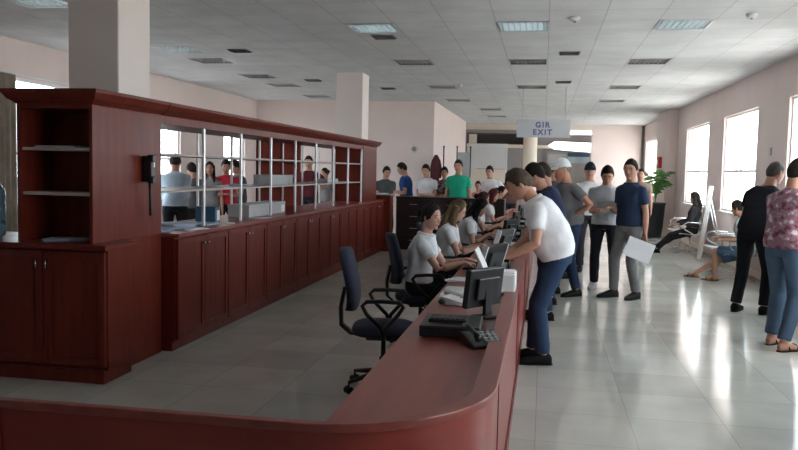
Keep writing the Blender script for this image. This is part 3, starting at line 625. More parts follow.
# garment rack; the maroon coat shape stands in for a distant person
gr = thing('coat_rack', (-2.35, 18.6, 0), 0, 'metal coat rack with tall poles and grey board behind the customers', 'rack')
for x in (-0.02, 0.30, 0.62): MB().lathe((x, 0, 0), [(0.14, 0), (0.14, 0.012), (0.02, 0.03), (0.015, 2.16), (0.025, 2.18), (0.01, 2.2)], 16).build('pole', 'black', gr, 0, True)
MB().b2(0.32, 0.60, -.01, .01, 1.2, 2.05).build('grey_board', 'card', gr)
ct = thing('maroon_figure', (-2.55, 18.6, 0), 0, 'distant maroon figure at the coat rack pole, shaped like a coat', 'coat')
m = MB(); m.loft([[Vector((a * math.cos(q), b * math.sin(q), z)) for q in [2 * math.pi * k / 20 for k in range(20)]] for z, a, b in ((1.25, .09, .06), (1.5, .085, .06), (1.8, .08, .06), (1.90, .08, .05), (1.95, .05, .04), (1.98, .03, .03))]).build('figure_body', cloth((0.10, 0.03, 0.035)), ct, 0, True)
for s_ in (-1, 1): MB().tube([(s_ * .07, 0, 1.87), (s_ * .11, 0, 1.7), (s_ * .11, 0, 1.42)], [.03, .028, .025], 10).build('sleeve', cloth((0.10, 0.03, 0.035)), ct, 0, True)

# right-hand side furnishings
fb = thing('fire_box', (XR, 21.9, 1.85), 0, 'small red fire alarm box on the window-side wall ledge', 'alarm')
fb.location = (3.12, 22.2, 1.80)
MB().b2(-0.10, 0, -.13, .13, 0, .30).build('box_body', 'red', fb, .008); MB().b2(-0.108, -.1005, -.08, .08, .08, .22).build('door_glass', 'white', fb)
ws = MB().b2(-.012, 0, -.04, .04, -.06, .06).build('wall_switch', 'card', bevel=.003); ws.location = (XR, 12.8, 2.0); tag(ws, 'small grey wall switch between the two near windows', 'switch')
def plant(x, y, label):
    t = thing('potted_palm', (x, y, 0), 0, label, 'plant')
    MB().lathe((0, 0, 0), [(0.17, 0), (0.19, 0.02), (0.25, 0.85), (0.27, 0.86), (0.27, 0.90), (0.24, 0.90), (0.235, 0.86)], 28).build('pot', 'pot', t, 0, True)
    MB().lathe((0, 0, 0), [(0.234, 0.85), (0.05, 0.87)], 20).build('soil', 'soil', t)
    rnd = random.Random(4)
    for k in range(13):
        q = 2 * math.pi * k / 13 + rnd.uniform(-.2, .2); R = rnd.uniform(.25, .5); hh = rnd.uniform(1.35, 1.85); e = Vector((math.cos(q), math.sin(q), 0)); n_ = Vector((-e.y, e.x, 0))
        P = [e * (R * (s ** 1.6)) + Vector((0, 0, .86 + (hh - .86) * (1 - (1 - s) ** 1.8) - .25 * max(0, s - .6))) for s in [j / 9 for j in range(10)]]
        m = MB().tube(P, [.010] * 5 + [.006] * 5, 5)
        for j in range(3, 10):
            for s_ in (-1, 1):
                L = .26 * (1 - abs(j - 6) / 6); d = (n_ * s_ + e * .5 + Vector((0, 0, -.35))).normalized(); a = P[j]; w = Vector((0, 0, .02)) + e * .012
                m.add([a - w, a + w, a + d * L * .5 + w * 1.2, a + d * L, a + d * L * .5 - w * 1.2, a + Vector((0, 0, .003))], [(0, 5, 4), (5, 1, 2), (5, 2, 3), (5, 3, 4)])
        m.build('frond', 'leaf', t)
plant(2.85, 21.0, 'green potted palm in a dark pot by the far windows')
# white panel leaning beside the waiting bench
lp_ = thing('leaning_panel', (3.0, 15.5, 0), 0, 'narrow white panel standing tilted between the two seated people', 'panel')
MB().box((0.02, 0, 0.72), (0.02, 0.34, 1.42), Matrix.Rotation(0.12, 3, 'Y')).build('white_board', 'sheer', lp_, .004)
MB().tube([(0.08, -0.12, 1.2), (0.36, -0.14, 0.0)], .01).tube([(0.08, 0.12, 1.2), (0.36, 0.14, 0.0)], .01).tube([(0.08, -0.12, 1.2), (0.08, 0.12, 1.2)], .01).build('rear_strut', 'alu', lp_, 0, True)
dr_ = MB(); rr_ = []
for z_ in (0.02, 1.4, 2.8): rr_.append([(-7.26 + .03 * math.sin(u * 30), 9.25 + .55 * u, z_) for u in [k / 40 for k in range(41)]] + [(-7.25 + .03 * math.sin(u * 30), 9.25 + .55 * u, z_) for u in [k / 40 for k in range(40, -1, -1)]])
dc = thing('window_drape', (-7.3, 9.5, 0), 0, 'brown-grey drape beside the left window at the picture edge', 'curtain')
pc(dr_.loft(rr_), 'drape_cloth', 'drape', dc, 0, True); pc(MB().tube([(-7.27, 9.2, 2.82), (-7.27, 12.1, 2.82)], .012).tube([(-7.35, 9.2, 2.82), (-7.27, 9.2, 2.82)], .008).tube([(-7.35, 12.1, 2.82), (-7.27, 12.1, 2.82)], .008), 'drape_rod', 'alu', dc)
# waiting benches
def bench(x, y, n, label):
    t = thing('waiting_bench', (x, y, 0), math.pi / 2, label, 'bench', 'steel waiting benches along the windows')    # faces -X
    W = 0.56
    MB().b2(-n * W / 2, n * W / 2, -.03, .03, .34, .40).build('beam', 'chrome', t, .004)
    for k in range(n):
        cx = (k - (n - 1) / 2) * W
        pr_ = [(0.24, .425), (.22, .44), (0.05, .425), (-.16, .42), (-.21, .45), (-.25, .60), (-.31, .85), (-.33, .87)]
        rings = [[(cx - .24, yy, zz), (cx + .24, yy, zz), (cx + .24, yy - .012, zz - .012), (cx - .24, yy - .012, zz - .012)] for yy, zz in pr_]
        MB().loft(rings).build('seat_shell', 'lamp_grey', t, .003)
    for k in range(n + 1):
        cx = (k - n / 2) * W
        MB().tube([(cx, -.2, .42), (cx, -.22, .58), (cx, -.16, .66), (cx, .1, .67), (cx, .18, .62), (cx, .15, .52), (cx, .0, .44), (cx, 0, .40)], .014, 8).build('armrest', 'chrome', t, 0, True)
    for s_ in (-1, 1):
        cx = s_ * (n * W / 2 - .25)
        MB().tube([(cx, -.26, .015), (cx, -.05, .06), (cx, 0, .12), (cx, .05, .06), (cx, .28, .015)], .016, 8).tube([(cx, 0, .1), (cx, 0, .36)], .02, 8).build('leg', 'chrome', t, 0, True)
bench(2.98, 17.3, 3, 'steel waiting bench with loop arms under the third window'); bench(2.95, 13.2, 3, 'steel waiting bench behind the man in black')
# ================================================================== PEOPLE
def V(*a): return Vector(a)
def rx(a): return Matrix.Rotation(a, 3, 'X')
def ring(c, u, w, a, b, n=20, p=2.2):
    out = []
    for k in range(n):
        q = 2 * math.pi * k / n; cq, sq = math.cos(q), math.sin(q)
        out.append(c + u * (a * math.copysign(abs(cq) ** (2 / p), cq)) + w * (b * math.copysign(abs(sq) ** (2 / p), sq)))
    return out
def limb(m, pts, rad, n=12, fwd=V(0, 1, 0)):
    rings = []; pts = [V(*p) for p in pts]
    for i, p in enumerate(pts):
        t = (pts[min(i + 1, len(pts) - 1)] - pts[max(i - 1, 0)]).normalized()
        u = t.cross(fwd); u = u.normalized() if u.length > 0.1 else t.cross(V(1, 0, 0)).normalized()
        w = u.cross(t).normalized(); r = rad[i]; a, b = r if isinstance(r, tuple) else (r, r)
        rings.append(ring(p, u, w, a, b, n, 2.0))
    return m.loft(rings)
def ik(A, T, l1, l2, pole):
    d = T - A; L = d.length
    if L > (l1 + l2) * 0.995: T = A + d * ((l1 + l2) * 0.995 / L); d = T - A; L = d.length
    a = (l1 * l1 - l2 * l2 + L * L) / (2 * L); h = math.sqrt(max(l1 * l1 - a * a, 0)); n = d.normalized()
    q = pole - n * pole.dot(n); q.normalize(); return A + n * a + q * h, T
def lerp(a, b, t): return a + (b - a) * t
def remesh(o, vox, sm=2):
    r = o.modifiers.new('continuous surface', 'REMESH'); r.mode = 'VOXEL'; r.voxel_size = vox; r.use_smooth_shade = True
    s = o.modifiers.new('smooth', 'SMOOTH'); s.iterations = sm; s.factor = 0.5
_tex = bpy.data.textures.new('folds', 'CLOUDS'); _tex.noise_scale = 0.14
def folds(o, amt):
    d = o.modifiers.new('folds', 'DISPLACE'); d.texture = _tex; d.strength = amt; d.mid_level = 0.5; d.texture_coords = 'LOCAL'
def hand(m, wrist, h, nrm, s, side, curl):
    # h fingers direction, nrm palm direction; side +1 right hand
    h = h.normalized(); nrm = (nrm - h * nrm.dot(h)).normalized(); w = h.cross(nrm) * -side      # w points to the thumb side
    kn = wrist + h * .092
    m.loft([ring(wrist - h * .01, w, nrm, .027, .020, 12), ring(wrist + h * .03, w, nrm, .034, .016, 12), ring(wrist + h * .065, w, nrm, .041, .014, 12), ring(kn, w, nrm, .040, .012, 12)])
    for k, (o, L) in enumerate(((.031, .070), (.0105, .080), (-.0105, .074), (-.031, .058))):
        p = kn + w * o - h * .012; d = (h + w * o * 1.6).normalized(); pts = [p]; a = 0
        for j, f in enumerate((.42, .33, .25)):
            a += curl * (.6 if j == 0 else 1); dd = (d * math.cos(a) + nrm * math.sin(a)).normalized(); pts.append(pts[-1] + dd * L * f * (1.15 if j == 0 else 1))
        m.tube(pts, [.0090, .0085, .0078, .0062], 8)
    b = wrist + h * .022 + w * .026; d1 = (h * .62 + w * .72 + nrm * .28).normalized(); d2 = (h * .85 + w * .35 + nrm * .4).normalized()
    m.tube([b - w * .012, b + d1 * .036, b + d1 * .036 + d2 * .028, b + d1 * .036 + d2 * .050], [.014, .0115, .0098, .0075], 8)
def head_dir(th, ph): return V(math.cos(ph) * math.sin(th), math.sin(ph) * math.sin(th), math.cos(th))
def head_pt(d, g=1.0, fem=False):
    x, y, z = d; zl = max(0, -z)
    if z < 0:
        kk = math.sqrt(max(1e-4, 1 - zl ** 2.9)) / math.sqrt(max(1e-4, 1 - zl ** 2)); kk = min(kk, 1.22); x *= kk; y *= kk
    X = .076 * x * (1 - .30 * zl ** 1.4); Yv = .096 * y
    if y > 0: Yv *= (1 - .10 * zl); Yv = min(Yv, .088 + .02 * (Yv - .088)) if Yv > .088 else Yv
    else: Yv *= (1 - .42 * zl ** 1.2)
    Zv = .118 * z
    return V(X, Yv + .012 * zl * (1 if y > 0 else .6), Zv) * g
def head_surface(m, gf, n=36, k=24):
    rings = []
    for i in range(k + 1):
        th = math.pi * (1 - (i + .03) / (k + .06)); r_ = []
        for j in range(n):
            d = head_dir(th, 2 * math.pi * j / n); r_.append(gf(d))
        rings.append(r_)
    m.loft(rings)
SK = (0.50, 0.27, 0.19)
def person(x, y, yaw, label, h=1.74, lean=4, pel=None, hpitch=0, hyaw=0, tw=0, lh=None, rh=None, lpole=None, rpole=None, feet=None, toe=(8, -8), knee=None,
           shirt=(.7, .7, .72), pants=(.03, .035, .06), hair=(.018, .013, .010), skin=SK, style='short', fem=False, belly=0.0, sleeve=.55, near=False, curl=(.35, .35),
           shoes=(.012, .012, .012), sandals=False, shorts=False, cap=None, hip=.93, collar=False, palm=(None, None), legs=True, shirt_mat=None, group=None, hdir=(None, None), tuck=False, tilt=0):
    s = h / 1.725; yaw = math.radians(yaw); root = thing('person', (x, y, 0), yaw, label, 'person', group)
    def W(p):     # world target to unscaled local
        q = Matrix.Rotation(-yaw, 3, 'Z') @ (V(*p) - V(x, y, 0)); return q / s
    lean = math.radians(lean); P = V(0, 0, hip) if pel is None else V(*pel)
    def dr(a): return V(math.sin(math.radians(tilt)) * .8, math.sin(a), math.cos(a)).normalized()
    U = V(1, 0, 0); TW = Matrix.Rotation(math.radians(tw), 3, 'Z')
    d1, d2, d3 = dr(lean * .55), dr(lean), dr(lean * 1.15)
    sit = P.z < .75
    def spine(t):
        if t < 0: return P + dr(lean * .2) * t if not sit else P + V(0, 0, 1) * t
        if t < .18: return P + d1 * t
        if t < .36: return P + d1 * .18 + d2 * (t - .18)
        return P + d1 * .18 + d2 * .18 + d3 * (t - .36)
    def sdir(t): return d1 if t < .17 else d2 if t < .36 else d3
    f = .92 if fem else 1.0
    if fem: prof = [(-.10, .12, .09), (-.03, .165, .112), (.05, .168, .112), (.12, .138, .095), (.18, .125, .088), (.26, .138, .10), (.33, .152, .122), (.40, .155, .10), (.45, .145, .082), (.485, .095, .062), (.515, .050, .052), (.55, .046, .050), (.60, .045, .048)]
    else: prof = [(-.10, .13, .10), (-.03, .165, .115), (.05, .166, .118 + belly * .6), (.12, .155, .112 + belly), (.18, .150, .110 + belly), (.26, .160, .115 + belly * .5), (.34, .176, .122), (.41, .182, .108), (.455, .150, .088), (.485, .098, .068), (.515, .062, .060), (.55, .057, .058), (.60, .056, .056)]
    def torso(m, grow, t0, t1, n=24, nk=None):
        rings = []
        for t, a, b in prof:
            if t < t0 - 1e-6 or t > t1 + 1e-6: continue
            u = (TW @ U) if t > .2 else U; d = sdir(t); w = d.cross(u).normalized() * -1; u2 = d.cross(w).normalized()
            sh = belly * .5 * max(0, 1 - abs(t - .15) / .2)
            rings.append(ring(spine(t) + (-w if w.y < 0 else w) * sh, u2, w, a + grow, b + grow, n, 2.4))
        m.loft(rings)
    u3 = TW @ U; shc = spine(.425)
    sw = .165 * f + .012
    shc = shc - d3 * .008
    S = {1: shc + u3 * sw, -1: shc - u3 * sw}
    fwd3 = d3.cross(u3) * -1; fwd3 = fwd3 if fwd3.y > 0 else -fwd3
    tgt = {1: rh, -1: lh}; arms = {}
    for sd in (1, -1):
        t = tgt[sd]
        if t is None: T = S[sd] + V(.07 * sd, .06, -.53)
        elif t == 'hip': T = P + V(.16 * sd, .02, .10)
        elif t == 'front': T = spine(.10) + V(.05 * sd, .26, .06)
        elif t == 'chest': T = spine(.26) + V(.06 * sd, .27, .0)
        else: T = W(t)
        pl = (rpole if sd == 1 else lpole) or (V(.9 * sd, -.6, -.2) if t in ('hip',) else V(.45 * sd, -.8, -.5))
        E, T2 = ik(S[sd], T, .285, .255, V(*pl)); arms[sd] = (S[sd], E, T2)
    hips = {1: P + V(.092, 0, -.03), -1: P + V(-.092, 0, -.03)}
    ft = feet or (((-.11, .0), (.11, .0)))
    F = {}
    for sd, q in ((-1, ft[0]), (1, ft[1])):
        if len(q) == 2: a = V(q[0], q[1], .085)
        else: a = W(q)
        kp = V(.12 * sd, 1, .1) if knee is None else V(knee[0] * sd, knee[1], knee[2])
        K, A = ik(hips[sd], a, .43, .405, kp); F[sd] = (hips[sd], K, A)
    # head frame
    hp = math.radians(hpitch); hy = math.radians(hyaw)
    nt = spine(.560); HR = Matrix.Rotation(hy, 3, 'Z') @ Matrix.Rotation(-hp, 3, 'X')
    HC = nt + HR @ V(0, .022, .105) + V(0, 0, 0)
    hs = 1.01 if fem else 1.06
    def HP(p): return (HC + HR @ (p * hs)) * s
    vox = .0068 if near else .0115
    m = MB(); torso(m, 0, -.10, .60)
    head_surface(m, lambda d: HC + HR @ (head_pt(d) * hs))
    def hl(p): return HC + HR @ (V(*p) * hs)
    m.loft([ring(hl((0, .080, .020)), HR @ V(1, 0, 0), HR @ V(0, 0, 1), .009, .012, 8), ring(hl((0, .100, -.008)), HR @ V(1, 0, 0), HR @ V(0, 0, 1), .012, .012, 8), ring(hl((0, .110, -.022)), HR @ V(1, 0, 0), HR @ V(0, 0, 1), .013, .009, 8), ring(hl((0, .096, -.034)), HR @ V(1, 0, 0), HR @ V(0, 0, 1), .014, .006, 8)])
    for sd in (1, -1):
        m.ball(hl((.076 * sd, -.004, -.004)), (.010, .018, .031), 10, 8, HR)
        m.ball(hl((.028 * sd, .078, .026)), (.022, .012, .008), 10, 6, HR)
        m.ball(hl((.034 * sd, .066, -.022)), (.022, .018, .018), 10, 6, HR)
    m.ball(hl((0, .084, -.060)), (.024, .012, .011), 10, 6, HR); m.ball(hl((0, .074, -.094)), (.024, .016, .015), 10, 6, HR)
    for sd in (1, -1):
        A, E, T = arms[sd]; k = .88 if fem else 1.0
        limb(m, [A - (E - A) * .08, lerp(A, E, .1), lerp(A, E, .35), lerp(A, E, .7), E, lerp(E, T, .25), lerp(E, T, .6), lerp(E, T, .9), T + (T - E) * .02], [r * k for r in (.045, .056, .052, .044, .040, .042, .036, .027, .025)])
        hd = hdir[0 if sd == -1 else 1]; hd = (Matrix.Rotation(-yaw, 3, 'Z') @ V(*hd)) if hd else (T - E).normalized() * 1.0
        pn = palm[0 if sd == -1 else 1]
        pn = V(*pn) if pn else (V(-sd, 0, 0) if tgt[sd] is None else V(0, 0, -1))
        if abs(pn.normalized().dot(hd.normalized())) > .93: pn = V(0, 1, -.3)
        hand(m, T, hd, pn, s, sd, curl[0 if sd == -1 else 1])
        H_, K, A2 = F[sd]
        if legs:
            limb(m, [H_ + V(0, 0, .03), H_, lerp(H_, K, .2), lerp(H_, K, .6), lerp(H_, K, .92), K, lerp(K, A2, .1), lerp(K, A2, .3), lerp(K, A2, .6), lerp(K, A2, .9), A2 + V(0, 0, -.01)], [.08, .085, .083, .066, .055, .054, .052, .056, .046, .035, .037], 14, V(0, 1, 0) if not sit else V(0, .7, .7))
            ta = math.radians(toe[0 if sd == -1 else 1]); fd = V(-math.sin(ta), math.cos(ta), 0); fs = V(fd.y, -fd.x, 0)
            bz = A2.z - .085
            b0 = V(A2.x, A2.y, bz); up = V(0, 0, 1)
            m.loft([ring(b0 + fd * yy + up * zz, fs, up, a, b, 14, 2.4) for yy, a, b, zz in ((-.055, .020, .025, .035), (-.03, .034, .040, .045), (.02, .036, .045, .050), (.09, .042, .030, .036), (.15, .045, .020, .026), (.19, .036, .014, .020), (.205, .02, .010, .018))])
    m.v = [tuple(Vector(p) * s) for p in m.v]
    body = m.build('body', skinm(skin), root, 0, True); remesh(body, vox, 2)
    # face details
    for sd in (1, -1):
        MB().ball(HP(V(.030 * sd, .0795, .008)), (.011, .008, .0065), 10, 8, HR).build('eye', cloth((.02, .014, .012)), root, 0, True)
        MB().tube([HP(V(x_ * sd, .090 - abs(x_ - .03) * .35, z_)) for x_, z_ in ((.014, .026), (.03, .031), (.048, .026))], [.003, .0042, .002], 6).build('eyebrow', hairm(hair), root, 0, True)
    lp = MB(); lp.tube([HP(V(x_, .097 - abs(x_) * .30, -.060)) for x_ in (-.024, -.01, .01, .024)], [.002, .0052, .0052, .002], 8)
    lp.build('lips', cloth((.34, .10, .085)), root, 0, True)
    # hair
    hm = MB()
    def hg(d):
        x_, y_, z_ = d
        az = math.degrees(math.atan2(abs(x_), y_)); st = math.sin(x_ * 23 + 1.3) * .03 + math.sin(x_ * 41) * .02
        if style in ('long', 'bun'): tab = ((0, .62), (25, .56), (45, .30), (62, -.10), (80, -.25), (110, -.45), (180, -.70))
        else: tab = ((0, .50), (32, .50), (50, .38), (66, .06), (78, -.18), (92, -.12), (112, -.36), (140, -.55), (180, -.62))
        for (a0, v0), (a1, v1) in zip(tab, tab[1:]):
            if a0 <= az <= a1: line = v0 + (v1 - v0) * (az - a0) / (a1 - a0)
        line += st
        e = (z_ - line) / .14; e = max(0, min(1, e)); th = {'short': 1.10, 'crop': 1.045, 'long': 1.13, 'bun': 1.10, 'bald': 1.03}[style]
        th = th + (.05 * max(0, z_) if style in ('short', 'long', 'bun') else 0) + .012 * math.sin(9 * x_ + 5 * z_) * math.sin(7 * y_)
        return (HC + HR @ (head_pt(d, .90 + (th - .90) * e) * hs)) * s
    head_surface(hm, hg, 40, 30)
    ho = hm.build('hair', hairm(hair), root, 0, True)
    if style == 'long':
        m2 = MB(); rings = []
        for zz, yy, a, b in ((.05, -.055, .070, .045), (-.05, -.07, .085, .045), (-.12, -.082, .095, .042), (-.20, -.098, .105, .04), (-.30, -.105, .10, .036), (-.40, -.10, .075, .028)):
            c = HC + (HR @ V(0, yy, max(zz, -.12))) + d3 * (min(0, zz + .12)); rings.append([p * s for p in ring(c, u3, fwd3, a, b, 20)])
        m2.loft(rings)
        for sd in (1, -1):
            m2.loft([[p * s for p in ring(HC + HR @ V(.078 * sd, yy, max(zz, -.1)) + d3 * min(0, zz + .1) + fwd3 * (.03 if zz < -.15 else 0), u3, fwd3, a, b, 12)] for zz, yy, a, b in ((.06, -.01, .018, .04), (-.05, 0, .024, .045), (-.13, .005, .028, .042), (-.24, .03, .03, .03), (-.32, .035, .016, .016))])
        lo = m2.build('long_hair', hairm(hair), root, 0, True); remesh(lo, .009, 2)
    if style == 'bun':
        MB().ball(HP(V(0, -.115, .02)), (.045 * s, .04 * s, .042 * s), 16, 10, HR).build('hair_bun', hairm(hair), root, 0, True)
    if cap:
        cm = MB()
        def cg(d):
            e = max(0, min(1, (d.z - (.20 + .16 * d.y)) / .05)); return (HC + HR @ (head_pt(d, .86 + (1.15 + .07 * max(0, d.z) - .86) * e) * hs)) * s
        head_surface(cm, cg, 40, 30); co = cm.build('cap', cloth(cap), root, 0, True)
        bm_ = []
        for r0, z0 in ((0, .042), (1, .030)):
            pass
        up_ = [HP(V(.080 * math.sin(q), .055 + .050 * math.cos(q), .046)) for q in [math.radians(a) for a in range(-80, 81, 16)]]
        out = [HP(V(.090 * math.sin(q), .085 + .100 * math.cos(q), .026)) for q in [math.radians(a) for a in range(-80, 81, 16)]]
        n = len(up_); o2 = HR @ V(0, 0, -.005)
        MB().loft([[a, b, b + o2, a + o2] for a, b in zip(up_, out)]).build('brim', cloth(cap), co, 0, False)
    # shirt
    m = MB(); g = .024
    torso(m, g, .05 if (tuck or sit) else -.03, .49)
    # neck opening ring so that the shirt closes on the neck
    m.loft([ring(spine(.47), u3, fwd3, .12, .085, 20), ring(spine(.50), u3, fwd3, .085, .072, 20), ring(spine(.512), u3, fwd3, .066, .066, 20)])
    for sd in (1, -1):
        A, E, T = arms[sd]; k = .9 if fem else 1.0
        if sleeve <= 1: pts = [A - (E - A) * .1 - u3 * sd * .03, A, lerp(A, E, .12), lerp(A, E, .3), lerp(A, E, sleeve)]; rr = [.045, .064, .068, .066, .066]
        else: pts = [A - (E - A) * .1 - u3 * sd * .03, A, lerp(A, E, .12), lerp(A, E, .4), lerp(A, E, .8), E, lerp(E, T, .3), lerp(E, T, .9)]; rr = [.05, .070, .071, .064, .056, .053, .052, .038]
        limb(m, pts, [r * k for r in rr], 14)
    m.v = [tuple(Vector(p) * s) for p in m.v]
    so = m.build('shirt', shirt_mat or cloth(shirt), root, 0, True); remesh(so, .011 if near else .015, 3); folds(so, .013)
    if collar:
        rg = []
        for dz_, gr in ((.478, .012), (.500, .016), (.512, .021), (.504, .030), (.486, .036)):
            rg.append([p * s for p in ring(spine(dz_) + fwd3 * .002, u3, fwd3, .058 + gr, .058 + gr, 20)])
        MB().loft(rg, cap=False).build('collar', shirt_mat or cloth(shirt), root, 0, True)
    # trousers
    if legs:
        m = MB(); torso(m, .008, -.10, .05)
        for sd in (1, -1):
            H_, K, A2 = F[sd]; fv = V(0, 1, 0) if not sit else V(0, .7, .7)
            if shorts: limb(m, [H_ + V(0, 0, .04), H_, lerp(H_, K, .2), lerp(H_, K, .6), lerp(H_, K, .9)], [.09, .098, .096, .086, .080], 16, fv)
            else: limb(m, [H_ + V(0, 0, .04), H_, lerp(H_, K, .2), lerp(H_, K, .6), lerp(H_, K, .94), K, lerp(K, A2, .1), lerp(K, A2, .3), lerp(K, A2, .7), lerp(K, A2, .96)], [.09, .096, .094, .080, .070, .070, .068, .068, .062, .060], 16, fv)
        m.v = [tuple(Vector(p) * s) for p in m.v]
        po = m.build('trousers' if not shorts else 'shorts', cloth(pants), root, 0, True); remesh(po, .011 if near else .015, 3); folds(po, .016)
        for sd in (1, -1):
            H_, K, A2 = F[sd]; ta = math.radians(toe[0 if sd == -1 else 1]); fd = V(-math.sin(ta), math.cos(ta), 0); fs = V(fd.y, -fd.x, 0); b0 = V(A2.x, A2.y, A2.z - .085); up = V(0, 0, 1)
            sm = MB()
            if sandals:
                sm.loft([[p * s for p in ring(b0 + fd * yy + up * .004, fs, up, a, .0045, 14)] for yy, a in ((-.065, .02), (-.04, .04), (.05, .042), (.13, .050), (.19, .042), (.215, .02))])
                for yy in (.12, .03): sm.tube([(b0 + fd * yy + fs * (.047 * math.cos(q)) + up * (.006 + .055 * math.sin(q))) * s for q in [math.pi * k / 8 for k in range(9)]], .007 * s, 6)
                sm.build('sandal', cloth(shoes), root, 0, True)
            else:
                sm.loft([[p * s for p in ring(b0 + fd * yy + up * zz, fs, up, a, b, 16, 2.6)] for yy, a, b, zz in ((-.070, .026, .032, .036), (-.05, .040, .046, .050), (.0, .043, .050, .054), (.06, .044, .043, .046), (.13, .050, .031, .034), (.19, .044, .024, .027), (.225, .024, .016, .020))])
                so_ = sm.build('shoe', cloth(shoes), root, 0, True)
                MB().loft([[p * s for p in ring(b0 + fd * yy + up * .006, fs, up, a, .0055, 16)] for yy, a in ((-.078, .022), (-.05, .044), (.05, .045), (.13, .053), (.19, .047), (.23, .022))]).build('sole', cloth(tuple(min(1, c * .8) for c in shoes)), so_, 0, True)
    return root
def sheet(c, d, label, w=.21, h=.29, mt='paper', name='paper_sheet', nrm=None, n=1):
    # sheet centred on c whose long axis follows d
    d = Vector(d).normalized(); nn = Vector(nrm or (0, -1, 0.3)); nn = (nn - d * nn.dot(d)).normalized(); u = d.cross(nn)
    m = MB(); c = Vector(c); R = Matrix((u, d, nn)).transposed()
    for k in range(n): m.box(nn * .0018 * k + u * .008 * k, (w, h, .0012), R)
    o = m.build(name, mt); o.location = c; return tag(o, label, 'papers')

J = (.045, .075, .14)       # blue jeans
# customers at the counter
person(.115, 6.62, 90, 'grey-haired man in a white polo and jeans leaning on the counter', h=1.74, lean=30, pel=(0, -.02, .92), hpitch=32, hyaw=4, lh=(-.27, 6.38, .91), rh=(-.30, 6.66, .90), hdir=((-1, -.1, -.1), (-1, .1, -.1)),
       shirt=(.86, .87, .90), pants=(.028, .055, .115), hair=(.085, .060, .045), style='short', belly=.045, near=True, feet=((-.07, .07), (.10, .16)), curl=(.3, .3), collar=True, sleeve=.62, lpole=(-.4, -.4, -.9), rpole=(.4, -.4, -.9), skin=(.56, .29, .20))
person(.11, 8.65, 88, 'dark-haired man in a navy shirt leaning on the counter behind the man in white', h=1.76, lean=22, pel=(0, -.05, .93), hpitch=22, lh=(-.24, 8.52, .82), rh=(-.24, 8.82, .82), shirt=(.018, .024, .065), pants=(.03, .05, .10), near=False, feet=((-.1, .02), (.1, .12)), skin=(.44, .24, .17))
person(.12, 9.7, 95, 'brown-haired man in dark blue beside the man with the white cap', h=1.74, lean=10, hpitch=14, lh=(-.24, 9.55, .82), shirt=(.03, .05, .13), pants=(.03, .05, .09), hair=(.05, .032, .022))
person(.36, 10.45, 118, 'man with a white cap in a grey t-shirt, hand on hip', h=1.80, lean=10, hpitch=12, hyaw=-8, tw=0, rh=(.02, 10.6, .85), lh='hip', lpole=(-1, -.5, -.1), shirt=(.16, .16, .165), pants=(.022, .04, .085), cap=(.85, .86, .86), style='crop', near=True, feet=((-.12, -.05), (.12, .12)), belly=.05, hair=(.2, .18, .16), skin=(.56, .28, .19), sleeve=.6)
person(.86, 11.12, 172, 'young man in a light grey t-shirt looking down at his papers', h=1.75, lean=5, hpitch=30, hyaw=6, rh=(.75, 10.83, 1.12), lh=(.98, 10.83, 1.12), shirt=(.46, .49, .52), pants=(.012, .014, .022), near=True, shoes=(.45, .45, .46), feet=((-.14, .02), (.13, -.06)), sleeve=.62)
sheet((.84, 10.77, 1.20), (0, -.8, .45), 'papers held up by the young man in light grey', .24, .2, 'card', n=2, nrm=(0, -.4, 1))
person(1.12, 10.48, 128, 'man in a navy polo and grey trousers turning his head to the camera', h=1.80, lean=1, hpitch=4, hyaw=28, lh=(1.30, 10.30, .76), rh=(.88, 10.42, 1.16), lpole=(-.5, -.9, 0), shirt=(.022, .038, .085), pants=(.20, .20, .20), near=True, feet=((-.13, -.02), (.10, .14)), collar=True, skin=(.46, .25, .18), sleeve=.62, toe=(14, -8))
sheet((1.22, 10.22, .66), (.55, 0, -.20), 'large white papers hanging from the hand of the man in navy', .24, .34, 'paper', n=3, nrm=(.1, -1, .2))
person(.74, 13.1, 175, 'man in a white shirt and dark cap standing farther back', h=1.78, lean=2, hpitch=2, shirt=(.80, .80, .82), pants=(.03, .03, .04), cap=(.02, .025, .04), style='crop', sleeve=1.5)
person(.35, 12.2, 110, 'man in grey standing behind the man with the white cap', h=1.72, lean=6, hpitch=10, lh=(-.05, 12.0, .85), shirt=(.10, .10, .12), pants=(.02, .02, .03))
person(.15, 14.6, 95, 'woman in dark red leaning on the far part of the counter', h=1.62, lean=14, hpitch=14, lh=(-.22, 14.4, .8), shirt=(.15, .03, .04), pants=(.02, .02, .02), fem=True, style='long', hair=(.03, .015, .01))
person(2.15, 18.3, 170, 'distant man in brown walking behind the man in navy polo', h=1.74, shirt=(.30, .22, .17), pants=(.05, .05, .06), hpitch=0, feet=((-.1, -.12), (.1, .14)))
# right side
person(2.46, 9.72, -36, 'man in black leaning forward, seen from behind near the windows', h=1.82, lean=9, tilt=15, pel=(0, -.02, .93), hpitch=16, hyaw=-25, rh='front', lh='front', shirt=(.010, .011, .016), pants=(.008, .009, .012), hair=(.085, .078, .07), style='crop', near=True, belly=.05, feet=((-.17, -.03), (.12, .04)), skin=(.40, .21, .15))
person(2.24, 7.80, -52, 'man in a floral shirt and jeans with folded arms at the right edge', h=1.80, lean=8, hpitch=16, hyaw=-6, rh='chest', lh='chest', shirt_mat=M['floral'], pants=(.065, .11, .17), near=True, feet=((-.13, .05), (.11, -.10)), sandals=True, shoes=(.035, .018, .012), belly=.04, sleeve=.62, skin=(.50, .27, .19))
person(2.95, 8.75, -95, 'person in blue jeans mostly hidden behind the man in the floral shirt', h=1.74, lean=4, shirt=(.12, .12, .14), pants=(.03, .055, .10), feet=((-.1, .0), (.1, .05)))
